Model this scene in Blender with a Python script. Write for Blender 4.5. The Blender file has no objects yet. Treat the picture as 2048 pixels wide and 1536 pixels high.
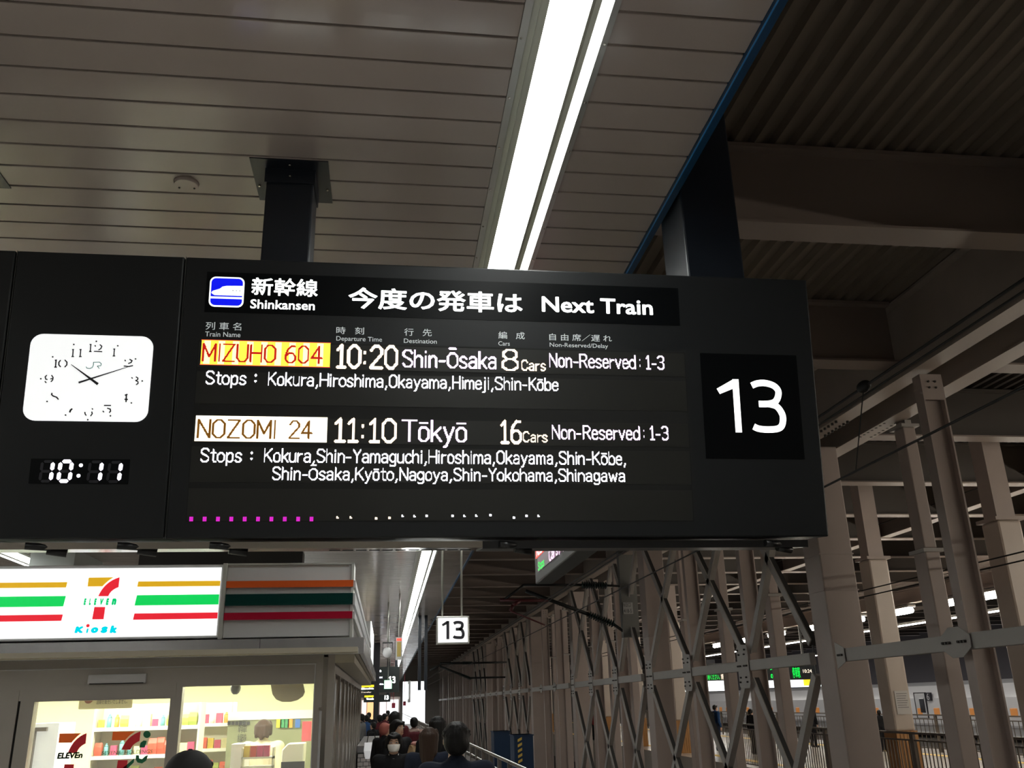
import bpy, bmesh, math, random
from mathutils import Vector, Matrix, Euler
R_ = math.radians
random.seed(7)
C = bpy.context.scene.collection

# ------------------------------------------------------------------ camera
CAMH = 1.86; F = 1790.0
def _n(v): return v.normalized()
_y = _n(Vector((772-1024, -(1412-768), -F)))
_x = Vector((14400-1024, -(1035-768), -F)); _x = _n(_x - _y*_x.dot(_y)); _z = _x.cross(_y)
RW = Matrix((_x, _y, _z))                      # camera axes -> world axes
cd = bpy.data.cameras.new('camera'); cam = bpy.data.objects.new('camera', cd); C.objects.link(cam)
cd.sensor_width = 36.0; cd.lens = F/2048*36.0; cd.clip_start = 0.05; cd.clip_end = 600
cam.matrix_world = Matrix.Translation((0, 0, CAMH)) @ RW.to_4x4()
bpy.context.scene.camera = cam

def ray(px, py): return RW @ Vector((px-1024, -(py-768), -F))
O = Vector((0, 0, CAMH))
def atZ(px, py, Z): d = ray(px, py); return O + d*((Z-CAMH)/d.z)
def atY(px, py, Y): d = ray(px, py); return O + d*(Y/d.y)
def atX(px, py, X): d = ray(px, py); return O + d*(X/d.x)

# ------------------------------------------------------------------ world, exposure, lamps
w = bpy.data.worlds.new('daylight'); bpy.context.scene.world = w; w.use_nodes = True
bg = w.node_tree.nodes['Background']; bg.inputs[0].default_value = (0.93, 0.97, 1.0, 1); bg.inputs[1].default_value = 2.2
vs = bpy.context.scene.view_settings
bpy.context.scene.display_settings.display_device = 'sRGB'
vs.view_transform = 'Standard'; vs.look = 'None'; vs.exposure = 0.0; vs.gamma = 1.0; vs.use_curve_mapping = False
bpy.context.scene.cycles.max_bounces = 7
bpy.context.scene.cycles.sample_clamp_indirect = 6.0

def area(name, loc, sx, sy, power, col=(1, 1, 1), rot=(0, 0, 0), spread=180):
    l = bpy.data.lights.new(name, 'AREA'); l.shape = 'RECTANGLE'; l.size = sx; l.size_y = sy
    l.energy = power; l.color = col; l.spread = R_(spread)
    o = bpy.data.objects.new(name, l); C.objects.link(o); o.location = loc; o.rotation_euler = rot
    return o
STRIP = 16.0          # emission of the ceiling light strips
# daylight-white strips set in the ceiling (the diffusers themselves are geometry further down)
TUBEB = 70.0

# ------------------------------------------------------------------ materials
MATS = {}
def mat(name, col, rough=0.5, metal=0.0, emit=None, es=0.0, var=0.0, vscale=3.0, bump=0.0, bscale=40.0, spec=0.5, alpha=1.0, trans=0.0, coat=0.0, stretch=None):
    if name in MATS: return MATS[name]
    m = bpy.data.materials.new(name); m.use_nodes = True; nt = m.node_tree; N = nt.nodes; L = nt.links
    b = N['Principled BSDF']
    b.inputs['Base Color'].default_value = (*col, 1); b.inputs['Roughness'].default_value = rough
    b.inputs['Metallic'].default_value = metal; b.inputs['Specular IOR Level'].default_value = spec
    b.inputs['Coat Weight'].default_value = coat
    if trans: b.inputs['Transmission Weight'].default_value = trans
    if alpha < 1: b.inputs['Alpha'].default_value = alpha
    if emit: b.inputs['Emission Color'].default_value = (*emit, 1); b.inputs['Emission Strength'].default_value = es
    if var or bump:
        tc = N.new('ShaderNodeTexCoord'); mp = N.new('ShaderNodeMapping'); L.new(tc.outputs['Object'], mp.inputs[0])
        if stretch: mp.inputs['Scale'].default_value = stretch
    if var:
        nz = N.new('ShaderNodeTexNoise'); nz.inputs['Scale'].default_value = vscale; nz.inputs['Detail'].default_value = 5; L.new(mp.outputs[0], nz.inputs[0])
        mx = N.new('ShaderNodeMix'); mx.data_type = 'RGBA'; L.new(nz.outputs['Fac'], mx.inputs[0])
        mx.inputs[6].default_value = (*[max(0, c*(1-var)) for c in col], 1); mx.inputs[7].default_value = (*[min(1, c*(1+var)) for c in col], 1)
        L.new(mx.outputs[2], b.inputs['Base Color'])
        rr = N.new('ShaderNodeMapRange'); rr.inputs[3].default_value = max(0, rough-0.06); rr.inputs[4].default_value = min(1, rough+0.06)
        L.new(nz.outputs['Fac'], rr.inputs[0]); L.new(rr.outputs[0], b.inputs['Roughness'])
    if bump:
        n2 = N.new('ShaderNodeTexNoise'); n2.inputs['Scale'].default_value = bscale; L.new(mp.outputs[0], n2.inputs[0])
        bp = N.new('ShaderNodeBump'); bp.inputs['Strength'].default_value = bump; bp.inputs['Distance'].default_value = 0.01
        L.new(n2.outputs['Fac'], bp.inputs['Height']); L.new(bp.outputs[0], b.inputs['Normal'])
    MATS[name] = m; return m

m_plank = mat('ceiling_plank', (0.46, 0.395, 0.36), 0.17, 0.0, var=0.10, vscale=1.2, spec=0.5, bump=0.02, bscale=9)
m_void = mat('ceiling_void', (0.012, 0.011, 0.010), 0.8)
m_rim = mat('anodised_rim', (0.52, 0.52, 0.48), 0.32, 0.7, var=0.1)
m_refl = mat('reflector', (0.62, 0.64, 0.56), 0.35, 0.1)
m_tube = mat('diffuser_glow', (1, 1, 1), 0.4, emit=(0.97, 1.0, 0.96), es=STRIP)
m_blue = mat('blue_trim', (0.006, 0.05, 0.13), 0.35, spec=0.6)
m_navy = mat('navy_post', (0.010, 0.014, 0.022), 0.35, 0.0, spec=0.5, var=0.2)
m_sign = mat('board_casing', (0.0125, 0.014, 0.016), 0.38, 0.0, spec=0.35, var=0.15, vscale=1.0)
m_glassblk = mat('black_glass', (0.003, 0.0038, 0.0048), 0.3, spec=0.15)
m_led_off = mat('dark_display', (0.024, 0.024, 0.022), 0.35, spec=0.35, var=0.12, vscale=2.0)
m_seam = mat('seam_black', (0.002, 0.002, 0.002), 0.7)
m_edge = mat('seam_light', (0.12, 0.12, 0.12), 0.4, 0.6)
m_steel = mat('polished_steel', (0.5, 0.47, 0.42), 0.16, 0.95, var=0.12, vscale=2.0)
m_black = mat('black_plastic', (0.008, 0.008, 0.009), 0.35)
m_txt = mat('backlit_letters', (0.9, 0.9, 0.9), 0.5, emit=(0.95, 1.0, 0.97), es=1.5)
m_txt13 = mat('backlit_number', (0.9, 0.9, 0.9), 0.5, emit=(1.0, 1.0, 0.96), es=1.5)
m_small = mat('printed_white', (0.6, 0.62, 0.62), 0.6, emit=(0.9, 1.0, 1.0), es=0.30)
def led(n, c, s): return mat('led_'+n, c, 0.5, emit=c, es=s)
m_lw = led('cool_white', (0.93, 0.93, 1.0), 1.25)
m_ly = led('warm_white', (1.0, 0.83, 0.66), 1.35)
m_lv = led('violet_white', (0.95, 0.78, 1.0), 1.3)
m_lred = led('red', (0.42, 0.005, 0.004), 1.0)
m_lyel = led('amber', (1.0, 0.78, 0.06), 1.2)
m_lyel2 = led('pale_amber', (1.0, 0.95, 0.42), 1.5)
m_lcream = led('cream', (1.0, 0.93, 0.72), 1.6)
m_locher = led('ochre', (0.20, 0.075, 0.002), 0.6)
m_lmag = led('magenta', (0.75, 0.02, 0.62), 1.0)
m_lgrn = led('green', (0.0, 0.85, 0.08), 1.3)
m_lpink = led('pink_white', (1.0, 0.7, 0.95), 1.3)
m_lorr = led('red_orange', (1.0, 0.08, 0.05), 1.1)
m_icon_w = mat('icon_white', (0.9, 0.9, 0.9), 0.5, emit=(0.95, 1, 1), es=1.1)
m_icon_b = mat('icon_blue', (0.0, 0.0, 0.6), 0.5, emit=(0.0, 0.005, 0.75), es=1.0)
m_clock = mat('clock_face', (0.9, 0.9, 0.9), 0.5, emit=(0.98, 1.0, 1.0), es=0.80)
m_clockink = mat('clock_ink', (0.03, 0.03, 0.04), 0.5)
m_teal = mat('teal_ink', (0.10, 0.45, 0.42), 0.5)
m_digit = led('digit_white', (0.92, 0.88, 1.0), 1.6)
m_digit_off = mat('digit_off', (0.03, 0.03, 0.04), 0.3)

m_col = mat('column_paint', (0.43, 0.355, 0.32), 0.5, var=0.10, vscale=1.5, bump=0.03, bscale=6)
m_colg = mat('brace_paint', (0.42, 0.395, 0.37), 0.5, var=0.10, vscale=2)
m_roofst = mat('roof_steel', (0.27, 0.215, 0.19), 0.55, var=0.12, vscale=1.2)
m_deck = mat('roof_deck', (0.24, 0.195, 0.155), 0.5, var=0.12, vscale=2)
m_darkst = mat('dark_steel', (0.05, 0.05, 0.05), 0.5)
m_bolt = mat('bolt_dark', (0.06, 0.055, 0.05), 0.5, 0.5)
m_wire = mat('wire_black', (0.006, 0.006, 0.006), 0.6)
m_ins = mat('insulator_green', (0.008, 0.03, 0.028), 0.3)
m_redst = mat('red_steel', (0.10, 0.012, 0.014), 0.5)
m_floor = mat('platform_floor', (0.46, 0.44, 0.41), 0.35, var=0.12, vscale=1.5)
m_floorb = mat('platform_floor_far', (0.42, 0.38, 0.34), 0.25, var=0.1, vscale=1.5)
m_bed = mat('track_bed', (0.06, 0.052, 0.045), 0.9, var=0.4, vscale=8, bump=0.3, bscale=20)
m_wall = mat('shell_wall', (0.30, 0.27, 0.25), 0.7, var=0.1)
m_yel = mat('tactile_yellow', (0.75, 0.5, 0.10), 0.6)
m_rail = mat('rail_metal', (0.6, 0.6, 0.58), 0.22, 0.9)
m_panel = mat('barrier_panel', (0.17, 0.15, 0.135), 0.35, 0.2, var=0.1)
m_fence = mat('fence_brown', (0.12, 0.10, 0.085), 0.45, 0.4)
m_wood = mat('wood_cladding', (0.42, 0.20, 0.06), 0.5, var=0.3, vscale=3, stretch=(9, 9, 1))
m_train = mat('train_white', (0.72, 0.73, 0.76), 0.2, spec=0.6)
m_trainblue = mat('train_blue', (0.02, 0.05, 0.2), 0.25)
m_window = mat('train_glass', (0.02, 0.02, 0.025), 0.1)
m_winwarm = mat('train_window_lit', (0.4, 0.16, 0.05), 0.4, emit=(0.9, 0.35, 0.08), es=0.25)
m_lampb = mat('tube_lamp_glow', (1, 1, 1), 0.4, emit=(1.0, 0.92, 0.78), es=TUBEB)
m_backlit = mat('window_glow', (1, 1, 1), 0.5, emit=(0.9, 0.97, 1.0), es=1.3)

# ------------------------------------------------------------------ builders
class MB:
    def __init__(s): s.v = []; s.f = []; s.sm = []
    def add(s, vs, fs, smooth=False):
        b = len(s.v); s.v += [tuple(v) for v in vs]; s.f += [tuple(i+b for i in f) for f in fs]; s.sm += [smooth]*len(fs); return s
    def box(s, x0, x1, y0, y1, z0, z1):
        v = [(x, y, z) for x in (x0, x1) for y in (y0, y1) for z in (z0, z1)]
        return s.add(v, [(0, 1, 3, 2), (4, 6, 7, 5), (0, 4, 5, 1), (2, 3, 7, 6), (0, 2, 6, 4), (1, 5, 7, 3)])
    def bar(s, a, b, w, h, up=(0, 0, 1)):
        a = Vector(a); b = Vector(b); d = (b-a).normalized(); u = Vector(up)
        if abs(d.dot(u)) > 0.99: u = Vector((1, 0, 0))
        r = d.cross(u).normalized(); u = r.cross(d).normalized()
        q = [r*(i*w/2)+u*(j*h/2) for i, j in ((-1, -1), (1, -1), (1, 1), (-1, 1))]
        v = [a+k for k in q]+[b+k for k in q]
        return s.add(v, [(3, 2, 1, 0), (4, 5, 6, 7), (0, 1, 5, 4), (1, 2, 6, 5), (2, 3, 7, 6), (3, 0, 4, 7)])
    def cyl(s, a, b, r0, r1=None, n=12, cap=True):
        r1 = r0 if r1 is None else r1
        a = Vector(a); b = Vector(b); d = (b-a).normalized(); u = Vector((0, 0, 1)) if abs(d.z) < 0.95 else Vector((1, 0, 0))
        r = d.cross(u).normalized(); u = r.cross(d)
        c = [(math.cos(2*math.pi*k/n), math.sin(2*math.pi*k/n)) for k in range(n)]
        v = [a+(r*x+u*y)*r0 for x, y in c]+[b+(r*x+u*y)*r1 for x, y in c]
        s.add(v, [(k, (k+1) % n, n+(k+1) % n, n+k) for k in range(n)], n > 6)
        if cap: s.f.append(tuple(len(s.v)-2*n+k for k in range(n-1, -1, -1))); s.f.append(tuple(len(s.v)-n+k for k in range(n))); s.sm += [False, False]
        return s
    def tube(s, pts, r, n=8):
        for a, b in zip(pts[:-1], pts[1:]): s.cyl(a, b, r, r, n)
        return s
    def prism(s, poly, d0, d1, ax='y'):
        n = len(poly)
        def P(u, v, d): return (u, d, v) if ax == 'y' else ((d, u, v) if ax == 'x' else (u, v, d))
        v = [P(u, w_, d0) for u, w_ in poly]+[P(u, w_, d1) for u, w_ in poly]
        return s.add(v, [tuple(range(n)), tuple(range(2*n-1, n-1, -1))]+[(k, n+k, n+(k+1) % n, (k+1) % n) for k in range(n)])
    def rings(s, rings, smooth=True, cap=True):
        n = len(rings[0]); b = len(s.v)
        for r in rings: s.v += [tuple(p) for p in r]
        for i in range(len(rings)-1):
            for k in range(n):
                s.f.append((b+i*n+k, b+i*n+(k+1) % n, b+(i+1)*n+(k+1) % n, b+(i+1)*n+k)); s.sm.append(smooth)
        if cap:
            s.f.append(tuple(b+k for k in range(n-1, -1, -1))); s.f.append(tuple(b+(len(rings)-1)*n+k for k in range(n))); s.sm += [False]*2
        return s
    def ball(s, c, rx, ry=None, rz=None, n=12, m=8):
        ry = rx if ry is None else ry; rz = rx if rz is None else rz
        rs = []
        for i in range(1, m):
            t = math.pi*i/m
            rs.append([(c[0]+rx*math.sin(t)*math.cos(2*math.pi*k/n), c[1]+ry*math.sin(t)*math.sin(2*math.pi*k/n), c[2]-rz*math.cos(t)) for k in range(n)])
        return s.rings(rs)
    def build(s, name, m, parent=None, loc=(0, 0, 0), bev=0.0):
        me = bpy.data.meshes.new(name); me.from_pydata(s.v, [], s.f)
        if any(s.sm): me.polygons.foreach_set('use_smooth', s.sm)
        bm = bmesh.new(); bm.from_mesh(me); bmesh.ops.recalc_face_normals(bm, faces=bm.faces); bm.to_mesh(me); bm.free()
        me.materials.append(m); o = bpy.data.objects.new(name, me); C.objects.link(o); o.location = loc
        if parent: o.parent = parent
        if bev:
            b = o.modifiers.new('bevel', 'BEVEL'); b.width = bev; b.segments = 2; b.limit_method = 'ANGLE'
        return o
def tag(o, label, cat, group=None, kind=None):
    o['label'] = label; o['category'] = cat
    if group: o['group'] = group
    if kind: o['kind'] = kind
    return o
def thing(name, label, cat, loc=(0, 0, 0), group=None, rz=0.0):
    o = bpy.data.objects.new(name, None); C.objects.link(o); o.location = loc; o.rotation_euler.z = rz; o.empty_display_size = 0.1
    return tag(o, label, cat, group)
def struct(o, label=None):
    o['kind'] = 'structure'
    if label: o['label'] = label
    return o
def sempty(name, label=None):
    o = bpy.data.objects.new(name, None); C.objects.link(o); return struct(o, label)
def dup(o, loc=None, label=None, group=None, parent=None):
    c = o.copy(); C.objects.link(c)
    if parent is not None: c.parent = parent
    if loc is not None: c.location = loc
    if label: c['label'] = label
    if group: c['group'] = group
    for ch in list(o.children): dup(ch, parent=c)
    return c
def share(o, loc, parent):
    c = o.copy(); C.objects.link(c); c.location = loc; c.parent = parent; return c

_dg = None
def text_mesh(body, off=0.0, ext=0.0, shear=0.0):
    cu = bpy.data.curves.new('txt', 'FONT'); cu.body = body; cu.offset = off; cu.extrude = ext; cu.resolution_u = 3; cu.shear = shear
    o = bpy.data.objects.new('txt', cu); C.objects.link(o)
    dg = bpy.context.evaluated_depsgraph_get(); me = bpy.data.meshes.new_from_object(o.evaluated_get(dg))
    bpy.data.objects.remove(o); bpy.data.curves.remove(cu); return me
def txt(name, body, m, parent, u0, v0, u1, v1, d=-0.003, off=0.0, shear=0.0, plane='xz', thick=0.002, flip=False):
    """lettering fitted into the rectangle u0..u1, v0..v1 of the parent's upright plane"""
    me = text_mesh(body, min(off, 0.006), 0.0, shear)
    if off > 0.006:                                        # heavier weight: the same outline laid over itself, shifted
        n = len(me.vertices); v0_ = [tuple(v.co) for v in me.vertices]; f0 = [tuple(q.vertices) for q in me.polygons]; b_ = off*0.9
        vv = []; ff = []
        for k, (dx, dy) in enumerate(((-b_, 0), (b_, 0), (0, b_), (0, -b_), (b_*.7, b_*.7), (-b_*.7, b_*.7), (b_*.7, -b_*.7), (-b_*.7, -b_*.7))):
            vv += [(a+dx, b+dy, 0.0) for a, b, c in v0_]; ff += [tuple(i+k*n for i in q) for q in f0]
        me = bpy.data.meshes.new('txt'); me.from_pydata(vv, [], ff)
    xs = [v.co.x for v in me.vertices]; ys = [v.co.y for v in me.vertices]
    x0, x1, y0, y1 = min(xs), max(xs), min(ys), max(ys)
    for v in me.vertices:
        u = u0+(v.co.x-x0)/(x1-x0)*(u1-u0); w_ = v0+(v.co.y-y0)/(y1-y0)*(v1-v0)
        v.co = (u, d, w_) if plane == 'xz' else (d, u, w_)
    me.materials.clear(); me.materials.append(m)
    o = bpy.data.objects.new(name, me); C.objects.link(o); o['kind'] = 'stuff' if False else o.get('kind', '') or 'part'
    del o['kind']
    if parent: o.parent = parent
    return o

# dot-matrix lettering: strokes on a 12-unit cap height grid, rasterised to lit cells
G = {
'A': (8, '0,0 3.5,12 7,0|1.2,4 5.8,4'), 'M': (9, '0,0 0,12 4,3 8,12 8,0'), 'I': (2, '0.5,0 0.5,12'), 'Z': (8, '0,12 7,12 0,0 7,0'),
'U': (8, '0,12 0,2.5 2,0 5,0 7,2.5 7,12'), 'H': (8, '0,0 0,12|7,0 7,12|0,6.3 7,6.3'), 'O': (8, '2.3,0 0,2.5 0,9.5 2.3,12 4.7,12 7,9.5 7,2.5 4.7,0 2.3,0'),
'N': (8, '0,0 0,12 7,0 7,12'), 'S': (7.5, '6.5,10 5,12 1.6,12 0,10.2 0,8.4 1.6,7 5,5.3 6.5,3.8 6.5,1.8 5,0 1.5,0 0,2'),
'K': (7.5, '0,0 0,12|6.5,12 0,5|1.8,7 6.8,0'), 'R': (8, '0,0 0,12 4.6,12 6.5,10.3 6.5,8 4.6,6 0,6|3.6,6 7,0'), 'T': (8.4, '0,12 8,12|4,12 4,0'),
'Y': (7.5, '0,12 3.4,6.2 6.8,12|3.4,6.2 3.4,0'), 'C': (7.5, '6.5,9.5 4.7,12 2.3,12 0,9.5 0,2.5 2.3,0 4.7,0 6.5,2.5'), 'D': (8, '0,0 0,12 4,12 7,9.5 7,2.5 4,0 0,0'),
'a': (6.6, '0.4,7 1.6,8 4,8 5.2,6.7 5.2,0|5.2,4.6 1.6,4.4 0,3 0,1.3 1.4,0 3.4,0 5.2,1.8'), 'b': (6.4, '0,0 0,12|0,6 2,8 4,8 5.4,6.4 5.4,1.6 4,0 2,0 0,2'),
'c': (5.8, '5,6.5 3.8,8 1.5,8 0,6.3 0,1.7 1.5,0 3.8,0 5,1.5'), 'd': (6.4, '5.4,0 5.4,12|5.4,6 3.4,8 1.6,8 0,6.4 0,1.6 1.6,0 3.4,0 5.4,2'),
'e': (6.2, '0,4.2 5.2,4.2 5.2,6.4 3.8,8 1.5,8 0,6.3 0,1.7 1.5,0 4,0 5.2,1.4'), 'f': (4.6, '4,12 2.6,12 1.6,10.8 1.6,0|0,8 3.8,8'),
'g': (6.4, '5.2,8 5.2,-2 4,-3.3 1.2,-3.3 0.2,-2.4|5.2,6.2 3.4,8 1.6,8 0,6.4 0,2.6 1.6,1 3.4,1 5.2,2.8'), 'h': (6.4, '0,0 0,12|0,6 2,8 3.8,8 5.2,6.6 5.2,0'),
'i': (2.2, '0.5,0 0.5,8|0.5,10.6 0.5,11.4'), 'j': (3.4, '1.8,8 1.8,-2 0.8,-3.3 -0.6,-3.3|1.8,10.6 1.8,11.4'), 'k': (6, '0,0 0,12|5,8 0.2,3|1.6,4.8 5.2,0'),
'm': (9.2, '0,0 0,8|0,6.4 1.5,8 2.8,8 4,6.6 4,0|4,6.4 5.5,8 6.8,8 8,6.6 8,0'), 'n': (6.4, '0,0 0,8|0,6 2,8 3.8,8 5.2,6.6 5.2,0'),
'o': (6.4, '1.6,0 0,1.7 0,6.3 1.6,8 3.8,8 5.4,6.3 5.4,1.7 3.8,0 1.6,0'), 'p': (6.4, '0,-3.3 0,8|0,6 2,8 4,8 5.4,6.4 5.4,1.6 4,0 2,0 0,2'),
'r': (4.6, '0,0 0,8|0,5.6 1.8,7.6 3.8,7.8'), 's': (5.8, '4.8,6.8 3.6,8 1.4,8 0.2,6.8 0.2,5.4 1.2,4.6 3.8,3.6 4.8,2.6 4.8,1.2 3.6,0 1.3,0 0,1.2'),
't': (4.6, '1.6,11 1.6,1.4 2.8,0 4,0|0,8 4,8'), 'u': (6.4, '0,8 0,1.4 1.4,0 3.2,0 5.2,2|5.2,8 5.2,0'), 'v': (6.2, '0,8 2.6,0 5.2,8'),
'w': (8.6, '0,8 1.9,0 3.8,6.6 5.7,0 7.6,8'), 'y': (6.2, '0,8 2.7,0.6|5.4,8 2.7,0.6 1.2,-2.8 0,-3.3'),
'0': (7.6, '2.2,0 0,2.5 0,9.5 2.2,12 4.3,12 6.5,9.5 6.5,2.5 4.3,0 2.2,0'), '1': (5.6, '0.3,9.6 2.6,12 2.6,0|0.4,0 4.8,0'),
'2': (7.4, '0,9.6 1.8,12 4.6,12 6.3,10 6.3,7.8 0,0.6 0,0 6.5,0'), '3': (7.4, '0,10.6 1.6,12 4.4,12 6,10.4 6,7.8 4.4,6.4 2.4,6.4|4.4,6.4 6.2,4.8 6.2,1.8 4.4,0 1.6,0 0,1.5'),
'4': (7.8, '5,0 5,12 0,3.6 7,3.6'), '6': (7.4, '5.8,11.6 3.6,12 1.2,9.4 0,6 0,2 1.8,0 4.5,0 6.3,2 6.3,4.6 4.5,6.6 1.8,6.6 0,4.8'),
'8': (7.6, '2,6.5 0.4,8.2 0.4,10.4 2,12 4.6,12 6.2,10.4 6.2,8.2 4.6,6.5 2,6.5 0,4.6 0,1.8 2,0 4.6,0 6.6,1.8 6.6,4.6 4.6,6.5'),
':': (3.2, '0.8,2.4 0.8,3|0.8,8 0.8,8.6'), ',': (3.2, '1.6,0.8 0.4,-2.4'), '-': (5.4, '0.2,4.6 4,4.6'), ' ': (4, ''), '.': (2.4, '0.6,0 0.6,0.3'), '/': (6, '0,-1 5,12.5')}
G['ō'] = (6.4, G['o'][1]+'|0.6,10.6 4.8,10.6'); G['Ō'] = (8, '2.3,0 0,2.3 0,8.3 2.3,10.6 4.7,10.6 7,8.3 7,2.3 4.7,0 2.3,0|1.2,14 5.8,14')
def led_text(name, body, m, parent, u0, v0, u1, cap, dots=22, th=1.5, d=-0.004, plane='xz', slope=0.0):
    """u0..u1 baseline extent, cap height in metres, dots = lit cells per cap height"""
    segs = []; x = 0.0
    for ch in body:
        wd, st = G[ch]
        for pl in st.split('|'):
            if not pl: continue
            p = [tuple(map(float, q.split(','))) for q in pl.split()]
            segs += [(a[0]+x, a[1], b[0]+x, b[1]) for a, b in zip(p[:-1], p[1:])]
        x += wd+1.1
    xe = max(max(s_[0], s_[2]) for s_ in segs); x0 = min(min(s_[0], s_[2]) for s_ in segs)
    p = cap/dots; cu = 12.0/dots           # cell size in metres, in grid units vertically
    kx = (u1-u0-p)/(xe-x0) if xe > x0 else 0.0
    lit = {}
    r = th*0.5*p*dots/22*1.1+p*0.18
    for (ax, ay, bx, by) in segs:
        A = ((ax-x0)*kx+p/2, ay/12*cap); B = ((bx-x0)*kx+p/2, by/12*cap)
        i0 = int((min(A[0], B[0])-r)/p)-1; i1 = int((max(A[0], B[0])+r)/p)+1; j0 = int((min(A[1], B[1])-r)/p)-2; j1 = int((max(A[1], B[1])+r)/p)+1
        dx = B[0]-A[0]; dy = B[1]-A[1]; L2 = dx*dx+dy*dy or 1e-9
        for i in range(i0, i1+1):
            for j in range(j0, j1+1):
                cx_ = (i+0.5)*p; cy_ = (j+0.5)*p
                t = max(0, min(1, ((cx_-A[0])*dx+(cy_-A[1])*dy)/L2))
                if math.hypot(cx_-A[0]-t*dx, cy_-A[1]-t*dy) < r: lit[(i, j)] = 1
    mb = MB(); rows = {}
    for i, j in lit: rows.setdefault(j, []).append(i)
    for j, li in rows.items():
        li.sort(); st = li[0]; pr = st
        for i in li[1:]+[10**6]:
            if i != pr+1:
                a = u0+st*p; b = u0+(pr+1)*p; z0 = v0+j*p; z1 = z0+p
                q = [(a, z0), (b, z0), (b, z1), (a, z1)]
                mb.add([(u, d, v) if plane == 'xz' else (d, u, v) for u, v in q], [(0, 1, 2, 3)])
                st = i
            pr = i
    return mb.build(name, m, parent)

def smooth_line(p, n=5):
    o = []
    for i in range(len(p)-1):
        a = p[max(0, i-1)]; b = p[i]; c = p[i+1]; d = p[min(len(p)-1, i+2)]
        for k in range(n):
            t = k/n
            o.append(tuple(0.5*(2*b[j]+(c[j]-a[j])*t+(2*a[j]-5*b[j]+4*c[j]-d[j])*t*t+(3*b[j]-a[j]-3*c[j]+d[j])*t**3) for j in (0, 1)))
    return o+[p[-1]]
def thick(pts, w, d0, d1, mb):
    """a stroke of even width with square ends, outline mitred point by point"""
    P = [Vector(q) for q in pts]; Lf = []; Rt = []
    for i, q in enumerate(P):
        t = (P[min(i+1, len(P)-1)]-P[max(i-1, 0)]).normalized(); n = Vector((-t.y, t.x))*w/2
        Lf.append(q+n); Rt.append(q-n)
    for i in range(len(P)-1): mb.prism([tuple(Lf[i]), tuple(Lf[i+1]), tuple(Rt[i+1]), tuple(Rt[i])], d0, d1)
def thirteen(name, m, parent, u0, v0, u1, v1, d, w, x1=0.33, x3=0.50, th=0.002):
    """the platform number in a humanist sans: flagged 1, open 3"""
    W = u1-u0; H = v1-v0; mb = MB(); ww = w/W; hh = w/H
    def S(p): return [(u0+a*W, v0+b*H) for a, b in p]
    xs = x1-ww/2
    thick(S([(xs, 0), (xs, 1)]), w, d, d+th, mb)
    mb.prism(S([(xs+ww/2, 1.0), (xs-ww*0.35, 1.0), (0.0, 1-0.185), (ww*0.45, 1-0.285), (xs-ww*0.4, 1-0.175)]), d, d+th)
    def T(p): return S([(x3+a*(1-x3), b) for a, b in p])
    k = (1-x3)
    e = ww/2/k
    p = [(0.02+e*.3, 1-hh*0.95), (0.22, 1-hh*0.58), (0.45, 1-hh*0.5), (0.70, 0.93-hh*.3), (0.90-e*.8, 0.80), (0.88-e*.8, 0.68), (0.74-e*.4, 0.585), (0.50, 0.545), (0.22, 0.54)]
    thick(T(smooth_line(p)), w, d, d+th, mb)
    p = [(0.50, 0.545), (0.76-e*.2, 0.50), (0.97-e, 0.38), (1-e, 0.27), (0.93-e*.8, 0.14), (0.72, 0.065+hh*.1), (0.42, hh*0.5), (0.16, hh*0.62), (0.0+e*.2, hh*0.95)]
    thick(T(smooth_line(p)), w, d, d+th, mb)
    return mb.build(name, m, parent)

# ================================================================== SETTING
CZ = 4.6                                       # platform ceiling height
ceil = sempty('ceiling', 'beige aluminium plank ceiling with dark joints above the platform')
P0 = 3.139; PS = 0.2035; GAP = 0.014
def plank_mesh(x0, x1):
    m = MB(); y1 = PS-GAP
    m.prism([(x0, CZ), (x1, CZ), (x1, CZ+0.02), (x0, CZ+0.02)], 0, y1)
    return m
protos = {}
def put_plank(key, x0, x1, y):
    if key not in protos:
        o = plank_mesh(x0, x1).build('plank', m_plank, ceil, bev=0.004); protos[key] = o; o.location = (0, y, 0)
    else: share(protos[key], (0, y, 0), ceil)
SPANS = {'l': (-6.42, 0.515), 'r': (0.912, 1.552)}
K0, K1 = -34, 74
for k in range(K0, K1):
    for key, (a, b) in SPANS.items():
        if key == 'r' and k < -8: continue
        put_plank(key, a, b, P0+k*PS+GAP)
far = MB()
for k in range(K1, 560):
    y = P0+k*PS+GAP
    for a, b in SPANS.values(): far.box(a, b, y, y+PS-GAP, CZ, CZ+0.02)
for k in range(K0, 560, 1):
    y = P0+k*PS+GAP
    if k % 1 == 0: far.box(-8.0, -6.98, y, y+PS-GAP, CZ, CZ+0.02)
o = far.build('far_planks', m_plank, ceil); o['kind'] = 'stuff'
for k in range(K0, -8): put_plank('r', *SPANS['r'], P0+k*PS+GAP)
MB().box(-8.1, 1.55, -8, 118, CZ+0.19, CZ+0.24).build('backing', m_void, ceil)
MB().box(-8.1, -6.99, -8, 118, CZ+0.022, CZ+0.19).box(-6.41, 0.505, -8, 118, CZ+0.03, CZ+0.19).box(0.92, 1.55, -8, 118, CZ+0.03, CZ+0.19).build('grid', m_void, ceil)

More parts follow.
